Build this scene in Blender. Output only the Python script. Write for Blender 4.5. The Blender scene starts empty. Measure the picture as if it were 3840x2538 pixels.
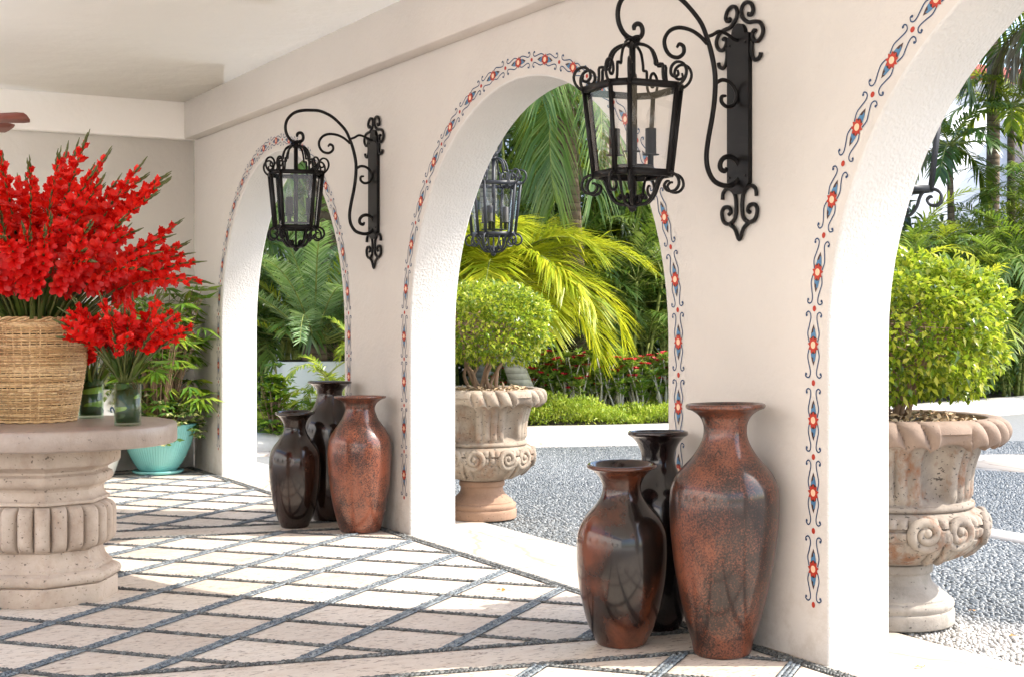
import bpy, math, random
import numpy as np
from math import pi, sin, cos, radians
from mathutils import Vector, Matrix, Euler
random.seed(7); RNG = np.random.default_rng(11)
SC = bpy.context.scene; COL = SC.collection

# ---------------------------------------------------------------- camera, world, sun, exposure
cam_d = bpy.data.cameras.new('camera'); cam = bpy.data.objects.new('camera', cam_d); COL.objects.link(cam)
cam.location = (0, 0, 1.4); cam.rotation_euler = (radians(90), 0, radians(-29.0))
cam_d.lens = 50; cam_d.sensor_width = 36; cam_d.shift_y = -0.019; cam_d.clip_start = 0.05; cam_d.clip_end = 400
SC.camera = cam
SUN_AZ = math.atan2(-.4848, .8746)      # direction towards the sun on the ground plane (x, y)
SUN_EL = radians(46)
W = bpy.data.worlds.new('World'); SC.world = W; W.use_nodes = True
nt = W.node_tree; bg = nt.nodes['Background']; sky = nt.nodes.new('ShaderNodeTexSky')
sky.sky_type = 'NISHITA'; sky.sun_disc = False; sky.sun_elevation = SUN_EL; sky.sun_rotation = pi/2 - SUN_AZ
sky.air_density = 1.0; sky.dust_density = 2.0; sky.ozone_density = 1.0
nt.links.new(sky.outputs[0], bg.inputs[0]); bg.inputs[1].default_value = 0.15
sd = bpy.data.lights.new('sun', 'SUN'); so = bpy.data.objects.new('sun', sd); COL.objects.link(so)
sd.energy = 2.05; sd.angle = radians(0.5); sd.color = (1, .95, .86)
sv = Vector((cos(SUN_EL)*cos(SUN_AZ), cos(SUN_EL)*sin(SUN_AZ), sin(SUN_EL)))
so.rotation_euler = sv.to_track_quat('Z', 'Y').to_euler(); so.location = sv*30
SC.view_settings.view_transform = 'Standard'; SC.view_settings.look = 'None'; SC.view_settings.gamma = 1
SC.view_settings.exposure = 1.95
SC.view_settings.use_white_balance = True; SC.view_settings.white_balance_temperature = 6560; SC.view_settings.white_balance_tint = 10
SC.cycles.max_bounces = 12; SC.cycles.diffuse_bounces = 8; SC.cycles.transparent_max_bounces = 16

# ---------------------------------------------------------------- helpers
def fast(V, F):
    """V (n,3); F list of int arrays (m,k)."""
    F = [f for f in F if len(f)]
    me = bpy.data.meshes.new('m'); V = np.asarray(V, np.float32)
    me.vertices.add(len(V)); me.vertices.foreach_set('co', V.ravel())
    tot = np.concatenate([np.full(len(f), f.shape[1], np.int32) for f in F])
    idx = np.concatenate([np.asarray(f, np.int32).ravel() for f in F])
    st = np.concatenate([[0], np.cumsum(tot)[:-1]]).astype(np.int32)
    me.loops.add(len(idx)); me.loops.foreach_set('vertex_index', idx)
    me.polygons.add(len(tot)); me.polygons.foreach_set('loop_start', st); me.polygons.foreach_set('loop_total', tot)
    return me
class MB:
    def __init__(s): s.V = []; s.F = []; s.M = []; s.n = 0
    def add(s, V, F, m=0):
        V = np.asarray(V, float).reshape(-1, 3)
        if not (isinstance(F, list) and len(F) and isinstance(F[0], np.ndarray)): F = [np.atleast_2d(np.array(F))]
        for f in F:
            f = np.asarray(f, int)
            if len(f): s.F.append(f + s.n); s.M.append(np.full(len(f), m))
        s.V.append(V); s.n += len(V); return s
    def faces(s, V, fl, m=0):
        d = {}
        for f in fl: d.setdefault(len(f), []).append(f)
        return s.add(V, [np.array(v) for v in d.values()], m)
    def build(s, name, mats, parent=None, smooth=True, bevel=0):
        # order of polygons must follow F list
        me = fast(np.concatenate(s.V), s.F)
        if not isinstance(mats, (list, tuple)): mats = [mats]
        for m in mats: me.materials.append(m)
        if len(mats) > 1: me.polygons.foreach_set('material_index', np.concatenate(s.M).astype(np.int32))
        if smooth: me.polygons.foreach_set('use_smooth', np.ones(len(me.polygons), bool))
        me.update(calc_edges=True); me.validate()
        me.name = name; o = bpy.data.objects.new(name, me); COL.objects.link(o)
        if parent: o.parent = parent
        if smooth == 'auto':
            me.polygons.foreach_set('use_smooth', np.ones(len(me.polygons), bool)); me.set_sharp_from_angle(angle=radians(38))
        if bevel:
            b = o.modifiers.new('b', 'BEVEL'); b.width = bevel; b.segments = 2; b.limit_method = 'ANGLE'; b.angle_limit = radians(40)
        return o
    def box(s, a, b, m=0, R=None):
        (x0, y0, z0), (x1, y1, z1) = a, b
        V = np.array([(x, y, z) for z in (z0, z1) for y in (y0, y1) for x in (x0, x1)], float)
        if R is not None: V = V @ np.asarray(R)[:3, :3].T + (np.asarray(R)[:3, 3] if np.asarray(R).shape[0] == 4 else 0)
        return s.add(V, np.array([(0, 2, 3, 1), (4, 5, 7, 6), (0, 1, 5, 4), (2, 6, 7, 3), (0, 4, 6, 2), (1, 3, 7, 5)]), m)
    def tube(s, pts, r, k=6, m=0, smooth=0, flat=1.0, cap=True):
        P = np.asarray(pts, float)
        if smooth: P = catmull(P, smooth)
        n = len(P); r = np.broadcast_to(np.asarray(r, float), (n,)) if np.ndim(r) == 0 or len(r) == n else np.interp(np.linspace(0, 1, n), np.linspace(0, 1, len(r)), r)
        T = np.gradient(P, axis=0); T /= np.linalg.norm(T, axis=1)[:, None] + 1e-12
        u = np.cross(T[0], (0, 0, 1)); 
        if np.linalg.norm(u) < .2: u = np.cross(T[0], (1, .3, 0))
        V = []; a = np.arange(k)*2*pi/k
        for i in range(n):
            u = u - T[i]*np.dot(u, T[i]); u /= np.linalg.norm(u) + 1e-12; w = np.cross(T[i], u)
            V.append(P[i] + r[i]*(np.cos(a)[:, None]*u + flat*np.sin(a)[:, None]*w))
        V = np.concatenate(V); i, j = np.meshgrid(np.arange(n-1), np.arange(k), indexing='ij')
        F = np.stack([i*k+j, i*k+(j+1) % k, (i+1)*k+(j+1) % k, (i+1)*k+j], -1).reshape(-1, 4)
        s.add(V, F, m)
        if cap and k > 2:
            s.F.append(np.array([np.arange(k)[::-1]]) + s.n - len(V)); s.M.append(np.full(1, m))
            s.F.append(np.array([np.arange(k)]) + s.n - k); s.M.append(np.full(1, m))
        return s
    def lathe(s, prof, k=48, m=0, c=(0, 0), fn=None, close=True, sm=0, z0=0):
        P = np.asarray(prof, float)
        if sm: P = catmull(P, sm)
        n = len(P); a = np.arange(k)*2*pi/k
        R = np.repeat(P[:, :1], k, 1); Z = np.repeat(P[:, 1:], k, 1); A = np.repeat(a[None], n, 0)
        if fn is not None: R, Z = fn(R, Z, A)
        V = np.stack([c[0]+R*np.cos(A), c[1]+R*np.sin(A), Z+z0], -1).reshape(-1, 3)
        i, j = np.meshgrid(np.arange(n-1), np.arange(k), indexing='ij')
        F = np.stack([i*k+j, i*k+(j+1) % k, (i+1)*k+(j+1) % k, (i+1)*k+j], -1).reshape(-1, 4)
        s.add(V, F, m)
        if close:
            s.F.append(np.array([np.arange(k)[::-1]]) + s.n - len(V)); s.M.append(np.full(1, m))
        return s
    def ball(s, c, r, m=0, k=10, sc=(1, 1, 1)):
        t = np.linspace(-pi/2, pi/2, k//2+1); a = np.arange(k)*2*pi/k
        V = np.array([(c[0]+r*sc[0]*cos(u)*cos(v), c[1]+r*sc[1]*cos(u)*sin(v), c[2]+r*sc[2]*sin(u)) for u in t for v in a])
        i, j = np.meshgrid(np.arange(len(t)-1), np.arange(k), indexing='ij')
        return s.add(V, np.stack([i*k+j, i*k+(j+1) % k, (i+1)*k+(j+1) % k, (i+1)*k+j], -1).reshape(-1, 4), m)
def catmull(P, sub):
    P = np.asarray(P, float); Q = np.vstack([2*P[0]-P[1], P, 2*P[-1]-P[-2]]); out = []
    for i in range(1, len(Q)-2):
        for t in np.arange(sub)/sub:
            a, b, c, d = Q[i-1:i+3]
            out.append(.5*((2*b)+(-a+c)*t+(2*a-5*b+4*c-d)*t*t+(-a+3*b-3*c+d)*t**3))
    out.append(P[-1]); return np.array(out)
def tag(o, label=None, cat=None, group=None, kind=None):
    if label: o['label'] = label
    if cat: o['category'] = cat
    if group: o['group'] = group
    if kind: o['kind'] = kind
    return o
def thing(name, label, cat, loc=(0, 0, 0), rz=0, group=None):
    o = bpy.data.objects.new(name, None); COL.objects.link(o); o.empty_display_size = .1
    o.location = loc; o.rotation_euler = (0, 0, rz); return tag(o, label, cat, group)
def copy_tree(o, parent=None):
    c = o.copy(); COL.objects.link(c)
    if parent: c.parent = parent
    for ch in list(o.children): copy_tree(ch, c)
    return c

# ---------------------------------------------------------------- materials
class NT:
    def __init__(s, name):
        s.m = bpy.data.materials.new(name); s.m.use_nodes = True; s.t = s.m.node_tree
        s.b = s.t.nodes['Principled BSDF']; s.out = s.t.nodes['Material Output']
    def n(s, ty, **kw):
        x = s.t.nodes.new(ty)
        for k, v in kw.items():
            if k[0] == '_': setattr(x, k[1:], v)
            else: x.inputs[k.replace('__', ' ')].default_value = v
        return x
    def l(s, a, b): s.t.links.new(a, b)
    def co(s, scale=(1, 1, 1), kind='Object'):
        tc = s.n('ShaderNodeTexCoord'); mp = s.n('ShaderNodeMapping'); mp.inputs['Scale'].default_value = scale
        s.l(tc.outputs[kind], mp.inputs[0]); return mp.outputs[0]
    def noise(s, v, scale, detail=4, rough=.55, dist=0):
        x = s.n('ShaderNodeTexNoise', Scale=scale, Detail=detail, Roughness=rough, Distortion=dist); s.l(v, x.inputs['Vector']); return x.outputs['Fac']
    def ramp(s, f, stops, interp='LINEAR'):
        r = s.n('ShaderNodeValToRGB'); cr = r.color_ramp; cr.interpolation = interp
        while len(cr.elements) < len(stops): cr.elements.new(.5)
        for e, (p, c) in zip(cr.elements, stops):
            e.position = p; e.color = (*c, 1) if len(c) == 3 else c
        s.l(f, r.inputs[0]); return r.outputs[0]
    def mix(s, f, a, b, mode='MIX'):
        x = s.n('ShaderNodeMix'); x.data_type = 'RGBA'; x.blend_type = mode
        for i, v in ((0, f), (6, a), (7, b)):
            if hasattr(v, 'is_linked') or hasattr(v, 'links'): s.l(v, x.inputs[i])
            else: x.inputs[i].default_value = v if i == 0 else (*v, 1)
        return x.outputs[2]
    def bump(s, h, strength, dist, prev=None):
        x = s.n('ShaderNodeBump', Strength=strength, Distance=dist); s.l(h, x.inputs['Height'])
        if prev is not None: s.l(prev, x.inputs['Normal'])
        return x.outputs[0]
    def math(s, op, a, b=0.0):
        x = s.n('ShaderNodeMath', _operation=op)
        for i, v in ((0, a), (1, b)):
            if hasattr(v, 'links'): s.l(v, x.inputs[i])
            else: x.inputs[i].default_value = v
        return x.outputs[0]
    def set(s, col=None, rough=None, normal=None, **kw):
        for k, v in (('Base Color', col), ('Roughness', rough), ('Normal', normal)):
            if v is None: continue
            if hasattr(v, 'links'): s.l(v, s.b.inputs[k])
            else: s.b.inputs[k].default_value = (*v, 1) if k == 'Base Color' else v
        for k, v in kw.items(): s.b.inputs[k.replace('__', ' ')].default_value = v
        return s.m
def plain(name, col, rough=.5, **kw): return NT(name).set(col, rough, **kw)

def plaster(name, col, grain, strength, dirt=.06, scuff=False):
    t = NT(name); v = t.co(); n1 = t.noise(v, .9, 4); n2 = t.noise(v, grain, 3, .6); n3 = t.noise(v, 3.2, 5)
    dark = tuple(x*(1-dirt) for x in col)
    c = t.ramp(n1, [(.3, dark), (.7, col)]); c = t.mix(t.math('MULTIPLY', n3, .25), c, tuple(x*.97 for x in col))
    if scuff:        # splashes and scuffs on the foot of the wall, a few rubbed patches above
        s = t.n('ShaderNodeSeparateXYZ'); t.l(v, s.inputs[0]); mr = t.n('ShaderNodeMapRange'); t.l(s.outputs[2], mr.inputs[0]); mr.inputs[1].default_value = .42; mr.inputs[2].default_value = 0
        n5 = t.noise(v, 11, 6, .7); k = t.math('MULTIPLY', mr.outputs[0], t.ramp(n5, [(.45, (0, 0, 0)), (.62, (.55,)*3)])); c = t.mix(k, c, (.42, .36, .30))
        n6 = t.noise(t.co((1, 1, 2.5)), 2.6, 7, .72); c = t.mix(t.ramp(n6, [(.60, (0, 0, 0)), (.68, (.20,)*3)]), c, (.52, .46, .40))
    b = t.bump(n2, strength, .012); b = t.bump(n3, .45, .03, b)
    return t.set(c, .85, b)
M = {}
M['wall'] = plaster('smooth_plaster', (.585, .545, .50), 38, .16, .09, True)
M['wall_w'] = plaster('white_plaster', (.93, .90, .85), 30, .08, .03)
def stucco():
    t = NT('rough_stucco'); v = t.co(); n1 = t.noise(v, 1.1, 3)
    vo = t.n('ShaderNodeTexVoronoi', Scale=75.0); vo.feature = 'SMOOTH_F1'; t.l(v, vo.inputs['Vector'])
    n2 = t.noise(v, 60, 4, .6); h = t.math('ADD', t.math('MULTIPLY', vo.outputs['Distance'], .8), n2)
    c = t.ramp(n1, [(.3, (.535, .52, .495)), (.7, (.60, .585, .56))])
    return t.set(c, .9, t.bump(h, .42, .010))
M['stucco'] = stucco()
M['ceil'] = plaster('ceiling_plaster', (.92, .895, .84), 20, .05, .03)
def travertine(name, tint, dark, scale=1.0):
    t = NT(name); v = t.co(); vs = t.co((1.0, 3.4, 1))
    cells = []
    for (nx, ny, off, sp) in ((cos(radians(50.8)), -sin(radians(50.8)), cos(radians(50.8))*3.84-sin(radians(50.8))*6.359, sin(radians(50.8))*.612), (cos(radians(41.3)), sin(radians(41.3)), cos(radians(41.3))*3.84+sin(radians(41.3))*6.359, sin(radians(41.3))*.612)):
        d = t.n('ShaderNodeVectorMath', _operation='DOT_PRODUCT'); d.inputs[1].default_value = (nx, ny, 0); t.l(v, d.inputs[0])
        cells.append(t.math('FLOOR', t.math('DIVIDE', t.math('SUBTRACT', d.outputs['Value'], off), sp)))
    cx = t.n('ShaderNodeCombineXYZ'); t.l(cells[0], cx.inputs[0]); t.l(cells[1], cx.inputs[1]); wn = t.n('ShaderNodeTexWhiteNoise'); wn.noise_dimensions = '3D'; t.l(cx.outputs[0], wn.inputs['Vector'])
    ad = t.n('ShaderNodeVectorMath', _operation='ADD'); t.l(vs, ad.inputs[0]); t.l(wn.outputs['Color'], ad.inputs[1])      # each slab is cut from its own block
    n1 = t.noise(v, 1.6*scale, 5, .6); n2 = t.noise(ad.outputs[0], 7*scale, 6, .68); n3 = t.noise(ad.outputs[0], 24*scale, 4, .6); n4 = t.noise(v, 130, 3)
    f = t.math('ADD', t.math('MULTIPLY', n1, .55), t.math('MULTIPLY', wn.outputs['Value'], .42))
    c = t.ramp(f, [(.2, dark), (.62, tint)])
    c = t.mix(t.ramp(n2, [(.52, (0, 0, 0)), (.70, (.75, .75, .75))]), c, (.46, .36, .28))
    c = t.mix(t.ramp(n2, [(.28, (.5, .5, .5)), (.40, (0, 0, 0))]), c, (.70, .65, .58))
    pit = t.ramp(n3, [(.585, (0, 0, 0)), (.63, (1, 1, 1))])
    c = t.mix(pit, c, (.17, .12, .09)); b = t.bump(pit, -.7, .004); b = t.bump(n4, .12, .004, b)
    return t.set(c, t.ramp(n2, [(.3, (.42,)*3), (.7, (.6,)*3)]), b)
M['trav'] = travertine('travertine_paver', (.64, .57, .49), (.50, .42, .35))
def flagstone():
    t = NT('flagstone'); v = t.co((1, .55, 1)); d = t.noise(v, 1.4, 3)
    mv = t.n('ShaderNodeVectorMath', _operation='ADD'); t.l(v, mv.inputs[0])
    nn = t.n('ShaderNodeTexNoise', Scale=1.5, Detail=4.0); t.l(v, nn.inputs['Vector'])
    sc = t.n('ShaderNodeVectorMath', _operation='SCALE'); sc.inputs['Scale'].default_value = .5; t.l(nn.outputs['Color'], sc.inputs[0]); t.l(sc.outputs[0], mv.inputs[1])
    e = t.n('ShaderNodeTexVoronoi', Scale=1.5); e.feature = 'DISTANCE_TO_EDGE'; t.l(mv.outputs[0], e.inputs['Vector'])
    f = t.n('ShaderNodeTexVoronoi', Scale=1.5); t.l(mv.outputs[0], f.inputs['Vector'])
    n2 = t.noise(t.co((1, 3, 1)), 8, 6, .7)
    c = t.ramp(t.n('ShaderNodeSeparateColor').outputs[0], [(0, (.5,)*3), (1, (.7,)*3)])
    sp = t.n('ShaderNodeSeparateColor'); t.l(f.outputs['Color'], sp.inputs[0])
    c = t.ramp(sp.outputs[0], [(0, (.42, .35, .28)), (.5, (.52, .47, .41)), (1, (.38, .355, .325))])
    c = t.mix(t.ramp(n2, [(.5, (0, 0, 0)), (.75, (.7,)*3)]), c, (.52, .42, .33))
    ed = t.ramp(e.outputs['Distance'], [(.006, (1, 1, 1)), (.02, (0, 0, 0))]); c = t.mix(ed, c, (.30, .25, .20))
    b = t.bump(ed, -.7, .01); b = t.bump(n2, .3, .01, b); return t.set(c, .75, b)
M['flag'] = flagstone()
def pebble(name, stops, rough=.55):
    t = NT(name); g = t.n('ShaderNodeNewGeometry'); c = t.ramp(g.outputs['Random Per Island'], stops)
    n = t.noise(t.co(), 90, 3); c = t.mix(t.ramp(n, [(.5, (0, 0, 0)), (.8, (.35,)*3)]), c, (.6, .6, .58)); return t.set(c, rough)
M['peb_a'] = pebble('blue_grey_pebble', [(0, (.055, .072, .092)), (.5, (.11, .138, .16)), (1, (.20, .225, .235))])
M['peb_b'] = pebble('charcoal_pebble', [(0, (.035, .037, .036)), (.6, (.075, .08, .078)), (1, (.15, .155, .145))])
def drivepeb():
    t = NT('driveway_pebble'); g = t.n('ShaderNodeNewGeometry')
    c = t.ramp(g.outputs['Random Per Island'], [(0, (.085, .095, .098)), (.3, (.13, .143, .148)), (.65, (.175, .188, .188)), (1, (.26, .265, .255))])
    c2 = t.ramp(g.outputs['Random Per Island'], [(0, (.28, .27, .25)), (1, (.60, .575, .535))])
    s = t.n('ShaderNodeSeparateXYZ'); t.l(t.co(), s.inputs[0]); n = t.noise(t.co(), 1.3, 3)
    f = t.math('ADD', s.outputs[0], t.math('MULTIPLY', t.math('SUBTRACT', n, .5), 1.2))
    k = t.n('ShaderNodeMapRange'); t.l(f, k.inputs[0]); k.inputs[1].default_value = 4.95; k.inputs[2].default_value = 5.35
    yy = t.n('ShaderNodeMapRange'); t.l(s.outputs[1], yy.inputs[0]); yy.inputs[1].default_value = 5.4; yy.inputs[2].default_value = 6.6
    kk = t.math('MAXIMUM', k.outputs[0], yy.outputs[0])
    return t.set(t.mix(kk, c2, c), .5)
M['peb_d'] = drivepeb()
M['mortar'] = plain('dark_mortar', (.022, .022, .021), .9)
def bedm():
    t = NT('driveway_mortar'); n = t.noise(t.co(), 30, 4); return t.set(t.ramp(n, [(.3, (.17, .175, .17)), (.7, (.22, .22, .21))]), .9, t.bump(n, .4, .02))
M['dmortar'] = bedm()
def soil():
    t = NT('garden_soil'); n = t.noise(t.co(), 7, 6, .7); return t.set(t.ramp(n, [(.3, (.022, .018, .012)), (.7, (.07, .055, .038))]), .95, t.bump(n, .6, .05))
M['soil'] = soil()
def concrete(name, a, b, sc=6):
    t = NT(name); v = t.co(); n = t.noise(v, sc, 6, .65); n2 = t.noise(v, 90, 3)
    return t.set(t.ramp(n, [(.32, a), (.68, b)]), .85, t.bump(n2, .25, .01))
M['bounce_terrace'] = concrete('pale_bounce_stone', (.74, .70, .64), (.84, .80, .74), 1.5)  # stone made this pale to throw more sunlight indoors
M['curb'] = concrete('pale_concrete', (.42, .40, .36), (.56, .535, .49))
M['planter'] = concrete('white_painted_planter', (.66, .68, .66), (.76, .77, .75), 2)
M['iron'] = NT('black_iron').set((.006, .005, .005), .42, Specular__IOR__Level=.2)
M['iron_out'] = NT('sunlit_tone_iron').set((.020, .022, .028), .45, Specular__IOR__Level=.35)  # greyer copy of the black iron, with the outdoor sunlight put into its colour
def glass(name, col=(1, 1, 1), rough=0.0):
    t = NT(name); t.t.nodes.remove(t.b)
    tr = t.n('ShaderNodeBsdfTransparent'); tr.inputs[0].default_value = (*[x*.95 for x in col], 1)
    gl = t.n('ShaderNodeBsdfGlossy', Roughness=.02); gl.inputs[0].default_value = (1, 1, 1, 1)
    lw = t.n('ShaderNodeLayerWeight', Blend=.5); fr = t.math('ADD', t.math('MULTIPLY', t.math('POWER', lw.outputs['Facing'], 4.0), .6), .035); mx = t.n('ShaderNodeMixShader'); t.l(fr, mx.inputs[0]); t.l(tr.outputs[0], mx.inputs[1]); t.l(gl.outputs[0], mx.inputs[2])
    t.l(mx.outputs[0], t.out.inputs[0]); return t.m
M['pane'] = glass('clear_glass'); M['pane_t'] = glass('vase_glass', (.86, .95, .86))
def clay(name, red, dark, lo, hi, scale=5, speck=.5, rough=.34):
    t = NT(name); v = t.co(kind='Object'); n1 = t.noise(v, scale, 5, .62, .4); n2 = t.noise(v, 120, 4, .75); n3 = t.noise(v, 2.2, 3)
    f = t.math('ADD', t.math('ADD', t.math('MULTIPLY', n1, .62), .19), t.math('MULTIPLY', t.math('SUBTRACT', n2, .5), speck))
    f = t.math('ADD', f, t.math('MULTIPLY', t.math('SUBTRACT', n3, .5), .5))
    c = t.ramp(f, [(lo, dark), ((lo+hi)/2, tuple(.45*a+.55*b for a, b in zip(red, dark))), (hi, red), (min(1, hi+.22), tuple(min(1, x*1.35) for x in red))])
    b = t.bump(n1, .05, .02)
    return t.set(c, t.ramp(n2, [(.3, (rough-.05,)*3), (.7, (rough+.1,)*3)]), b, Coat__Weight=.7, Coat__Roughness=.11, Specular__IOR__Level=.25)
M['clay_red'] = clay('speckled_red_clay', (.15, .046, .023), (.016, .009, .007), .40, .60, 4, .95)
M['clay_red2'] = clay('speckled_orange_clay', (.20, .060, .030), (.026, .013, .010), .37, .56, 5, 1.0)
M['clay_mix'] = clay('burnished_brown_clay', (.125, .036, .016), (.009, .006, .005), .42, .58, 3.2, .10, .17)
M['clay_dark'] = clay('burnished_black_clay', (.035, .012, .009), (.008, .006, .006), .46, .72, 5, .15, .17)
M['clay_dark2'] = clay('dark_umber_clay', (.055, .021, .013), (.012, .007, .005), .42, .68, 4, .15, .17)
def cantera(name, a, b, c3, pits=.68, rust=.0):
    t = NT(name); v = t.co(); n1 = t.noise(v, 4.5, 6, .65); n2 = t.noise(t.co((1, 1, 1.5)), 44, 4, .6); n3 = t.noise(v, 90, 4, .6); n4 = t.noise(t.co((1, 1, .6)), 7, 5, .7)
    c = t.ramp(n1, [(.32, b), (.62, a)]); c = t.mix(t.ramp(n4, [(.52, (0, 0, 0)), (.66, (rust,)*3)]), c, c3)
    pit = t.ramp(n2, [(pits, (0, 0, 0)), (pits+.04, (1, 1, 1))]); c = t.mix(pit, c, tuple(x*.40 for x in b))
    bb = t.bump(pit, -.8, .006); bb = t.bump(n3, .35, .006, bb); return t.set(c, .85, bb)
M['cantera'] = cantera('pink_cantera_stone', (.52, .43, .35), (.37, .29, .225), (.31, .20, .135), .63, .35)
M['slab'] = cantera('polished_stone_slab', (.36, .29, .24), (.27, .21, .17), (.22, .15, .11), .66, .3); M['slab'].node_tree.nodes['Principled BSDF'].inputs['Roughness'].default_value = .32
M['urn_a'] = cantera('sandy_urn_stone', (.34, .285, .22), (.18, .14, .105), (.21, .115, .065), .62, .7)
M['urn_a_foot'] = cantera('reddish_urn_stone', (.33, .205, .135), (.25, .15, .095), (.20, .11, .07), .64, .3)
M['urn_b'] = cantera('weathered_urn_stone', (.34, .29, .235), (.17, .14, .115), (.19, .085, .04), .61, .95)
M['urn_b_rim'] = cantera('brown_urn_rim_stone', (.25, .18, .135), (.165, .115, .085), (.15, .085, .055), .66, .4)
M['urn_b_foot'] = cantera('pale_urn_foot_stone', (.37, .335, .29), (.24, .21, .18), (.18, .155, .125), .64, .5)
M['chips'] = pebble('wood_chip', [(0, (.30, .17, .08)), (.5, (.50, .34, .19)), (1, (.72, .58, .40))], .8)
def leafm(name, stops, trans=.35, rough=.4, tcol=None):
    t = NT(name); g = t.n('ShaderNodeNewGeometry'); c = t.ramp(g.outputs['Random Per Island'], stops)
    n = t.noise(t.co(), 3, 2); c = t.mix(t.ramp(n, [(.35, (0, 0, 0)), (.65, (.45,)*3)]), c, stops[0][1])
    t.set(c, rough); tr = t.n('ShaderNodeBsdfTranslucent')
    tc = t.mix(.55, c, tcol or (.30, .42, .02)); t.l(tc, tr.inputs[0]); mx = t.n('ShaderNodeMixShader'); mx.inputs[0].default_value = trans
    t.l(t.b.outputs[0], mx.inputs[1]); t.l(tr.outputs[0], mx.inputs[2]); t.l(mx.outputs[0], t.out.inputs[0]); return t.m
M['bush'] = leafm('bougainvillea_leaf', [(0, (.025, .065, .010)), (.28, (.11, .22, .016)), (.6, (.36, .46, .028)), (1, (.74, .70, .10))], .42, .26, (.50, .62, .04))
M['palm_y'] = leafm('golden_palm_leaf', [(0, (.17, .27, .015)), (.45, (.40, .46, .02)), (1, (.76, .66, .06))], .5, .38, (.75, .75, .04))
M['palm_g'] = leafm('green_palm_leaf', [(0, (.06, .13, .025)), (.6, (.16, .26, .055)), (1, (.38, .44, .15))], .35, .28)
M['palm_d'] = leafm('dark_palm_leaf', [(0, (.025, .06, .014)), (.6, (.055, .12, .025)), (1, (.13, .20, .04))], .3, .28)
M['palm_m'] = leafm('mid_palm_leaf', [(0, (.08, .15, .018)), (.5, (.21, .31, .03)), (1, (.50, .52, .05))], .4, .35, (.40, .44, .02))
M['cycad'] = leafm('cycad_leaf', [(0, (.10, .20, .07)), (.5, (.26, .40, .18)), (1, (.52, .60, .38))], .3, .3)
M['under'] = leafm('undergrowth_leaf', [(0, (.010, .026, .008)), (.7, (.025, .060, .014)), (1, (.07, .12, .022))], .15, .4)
M['hedge'] = leafm('low_hedge_leaf', [(0, (.20, .32, .025)), (.5, (.44, .54, .05)), (1, (.70, .68, .12))], .4, .5)
M['rose_leaf'] = leafm('desert_rose_leaf', [(0, (.10, .20, .03)), (.6, (.24, .36, .05)), (1, (.46, .52, .14))], .35, .3)
M['rhapis'] = leafm('fan_palm_leaf', [(0, (.05, .14, .02)), (.5, (.13, .26, .03)), (1, (.42, .50, .06))], .4, .3)
M['varieg'] = leafm('variegated_leaf', [(0, (.05, .12, .03)), (.5, (.09, .18, .04)), (.62, (.50, .50, .18)), (1, (.72, .68, .36))], .3, .3)
M['shrub'] = leafm('glossy_shrub_leaf', [(0, (.03, .08, .015)), (.6, (.09, .18, .02)), (1, (.28, .34, .03))], .35, .25)
def bark(name, a, b, ring=0):
    t = NT(name); v = t.co((1, 1, .5)); n = t.noise(v, 14, 5, .7); c = t.ramp(n, [(.3, a), (.7, b)]); h = n
    if ring:
        w = t.n('ShaderNodeTexWave', Scale=ring, Distortion=1.2); w.bands_direction = 'Z'; t.l(t.co(), w.inputs['Vector'])
        c = t.mix(t.ramp(w.outputs['Fac'], [(0, (.75,)*3), (.12, (0, 0, 0))]), c, tuple(x*.55 for x in a)); h = w.outputs['Fac']
    return t.set(c, .85, t.bump(h, .5, .02))
M['trunk_w'] = bark('pale_ringed_palm_bark', (.38, .36, .33), (.58, .56, .52), 4)
M['trunk_b'] = bark('brown_palm_bark', (.11, .075, .05), (.22, .155, .10), 3)
M['twig'] = bark('brown_twig_bark', (.20, .12, .075), (.34, .22, .14))
M['cane'] = bark('green_cane', (.16, .20, .04), (.34, .36, .09), 1.5)
M['pale_twig'] = bark('pale_twig', (.36, .33, .28), (.58, .54, .46))
M['blue'] = plain('painted_blue', (.018, .05, .125), .6); M['lblue'] = plain('painted_light_blue', (.06, .17, .30), .6)
M['redp'] = plain('painted_red', (.40, .03, .012), .6); M['brownp'] = plain('painted_dark_brown', (.05, .022, .018), .6); M['cream'] = plain('painted_cream', (.74, .50, .33), .6)
def petal():
    t = NT('red_petal'); g = t.n('ShaderNodeNewGeometry'); n = t.noise(t.co(), 25, 3)
    c = t.ramp(g.outputs['Random Per Island'], [(0, (.42, .002, .003)), (.5, (.76, .005, .005)), (1, (.95, .040, .020))])
    c = t.mix(t.ramp(n, [(.4, (0, 0, 0)), (.8, (.35,)*3)]), c, (.55, .003, .003)); t.set(c, .45)
    tr = t.n('ShaderNodeBsdfTranslucent'); tr.inputs[0].default_value = (.95, .03, .01, 1); mx = t.n('ShaderNodeMixShader'); mx.inputs[0].default_value = .35
    t.l(t.b.outputs[0], mx.inputs[1]); t.l(tr.outputs[0], mx.inputs[2]); t.l(mx.outputs[0], t.out.inputs[0]); return t.m
M['petal'] = petal()
M['stalk'] = leafm('gladiolus_stalk', [(0, (.05, .09, .02)), (.5, (.12, .13, .04)), (1, (.22, .22, .07))], .15, .5)
M['blade'] = leafm('gladiolus_blade', [(0, (.012, .035, .008)), (.6, (.03, .07, .015)), (1, (.09, .13, .03))], .25, .35)
def wick():
    t = NT('woven_cane'); g = t.n('ShaderNodeNewGeometry'); v = t.co(); n = t.noise(v, 7, 4); n2 = t.noise(v, 60, 3)
    c = t.ramp(g.outputs['Random Per Island'], [(0, (.40, .24, .10)), (.5, (.60, .39, .18)), (1, (.76, .55, .30))])
    c = t.mix(t.ramp(n2, [(.45, (0, 0, 0)), (.7, (.6,)*3)]), c, (.26, .13, .06)); return t.set(c, .5)
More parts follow.
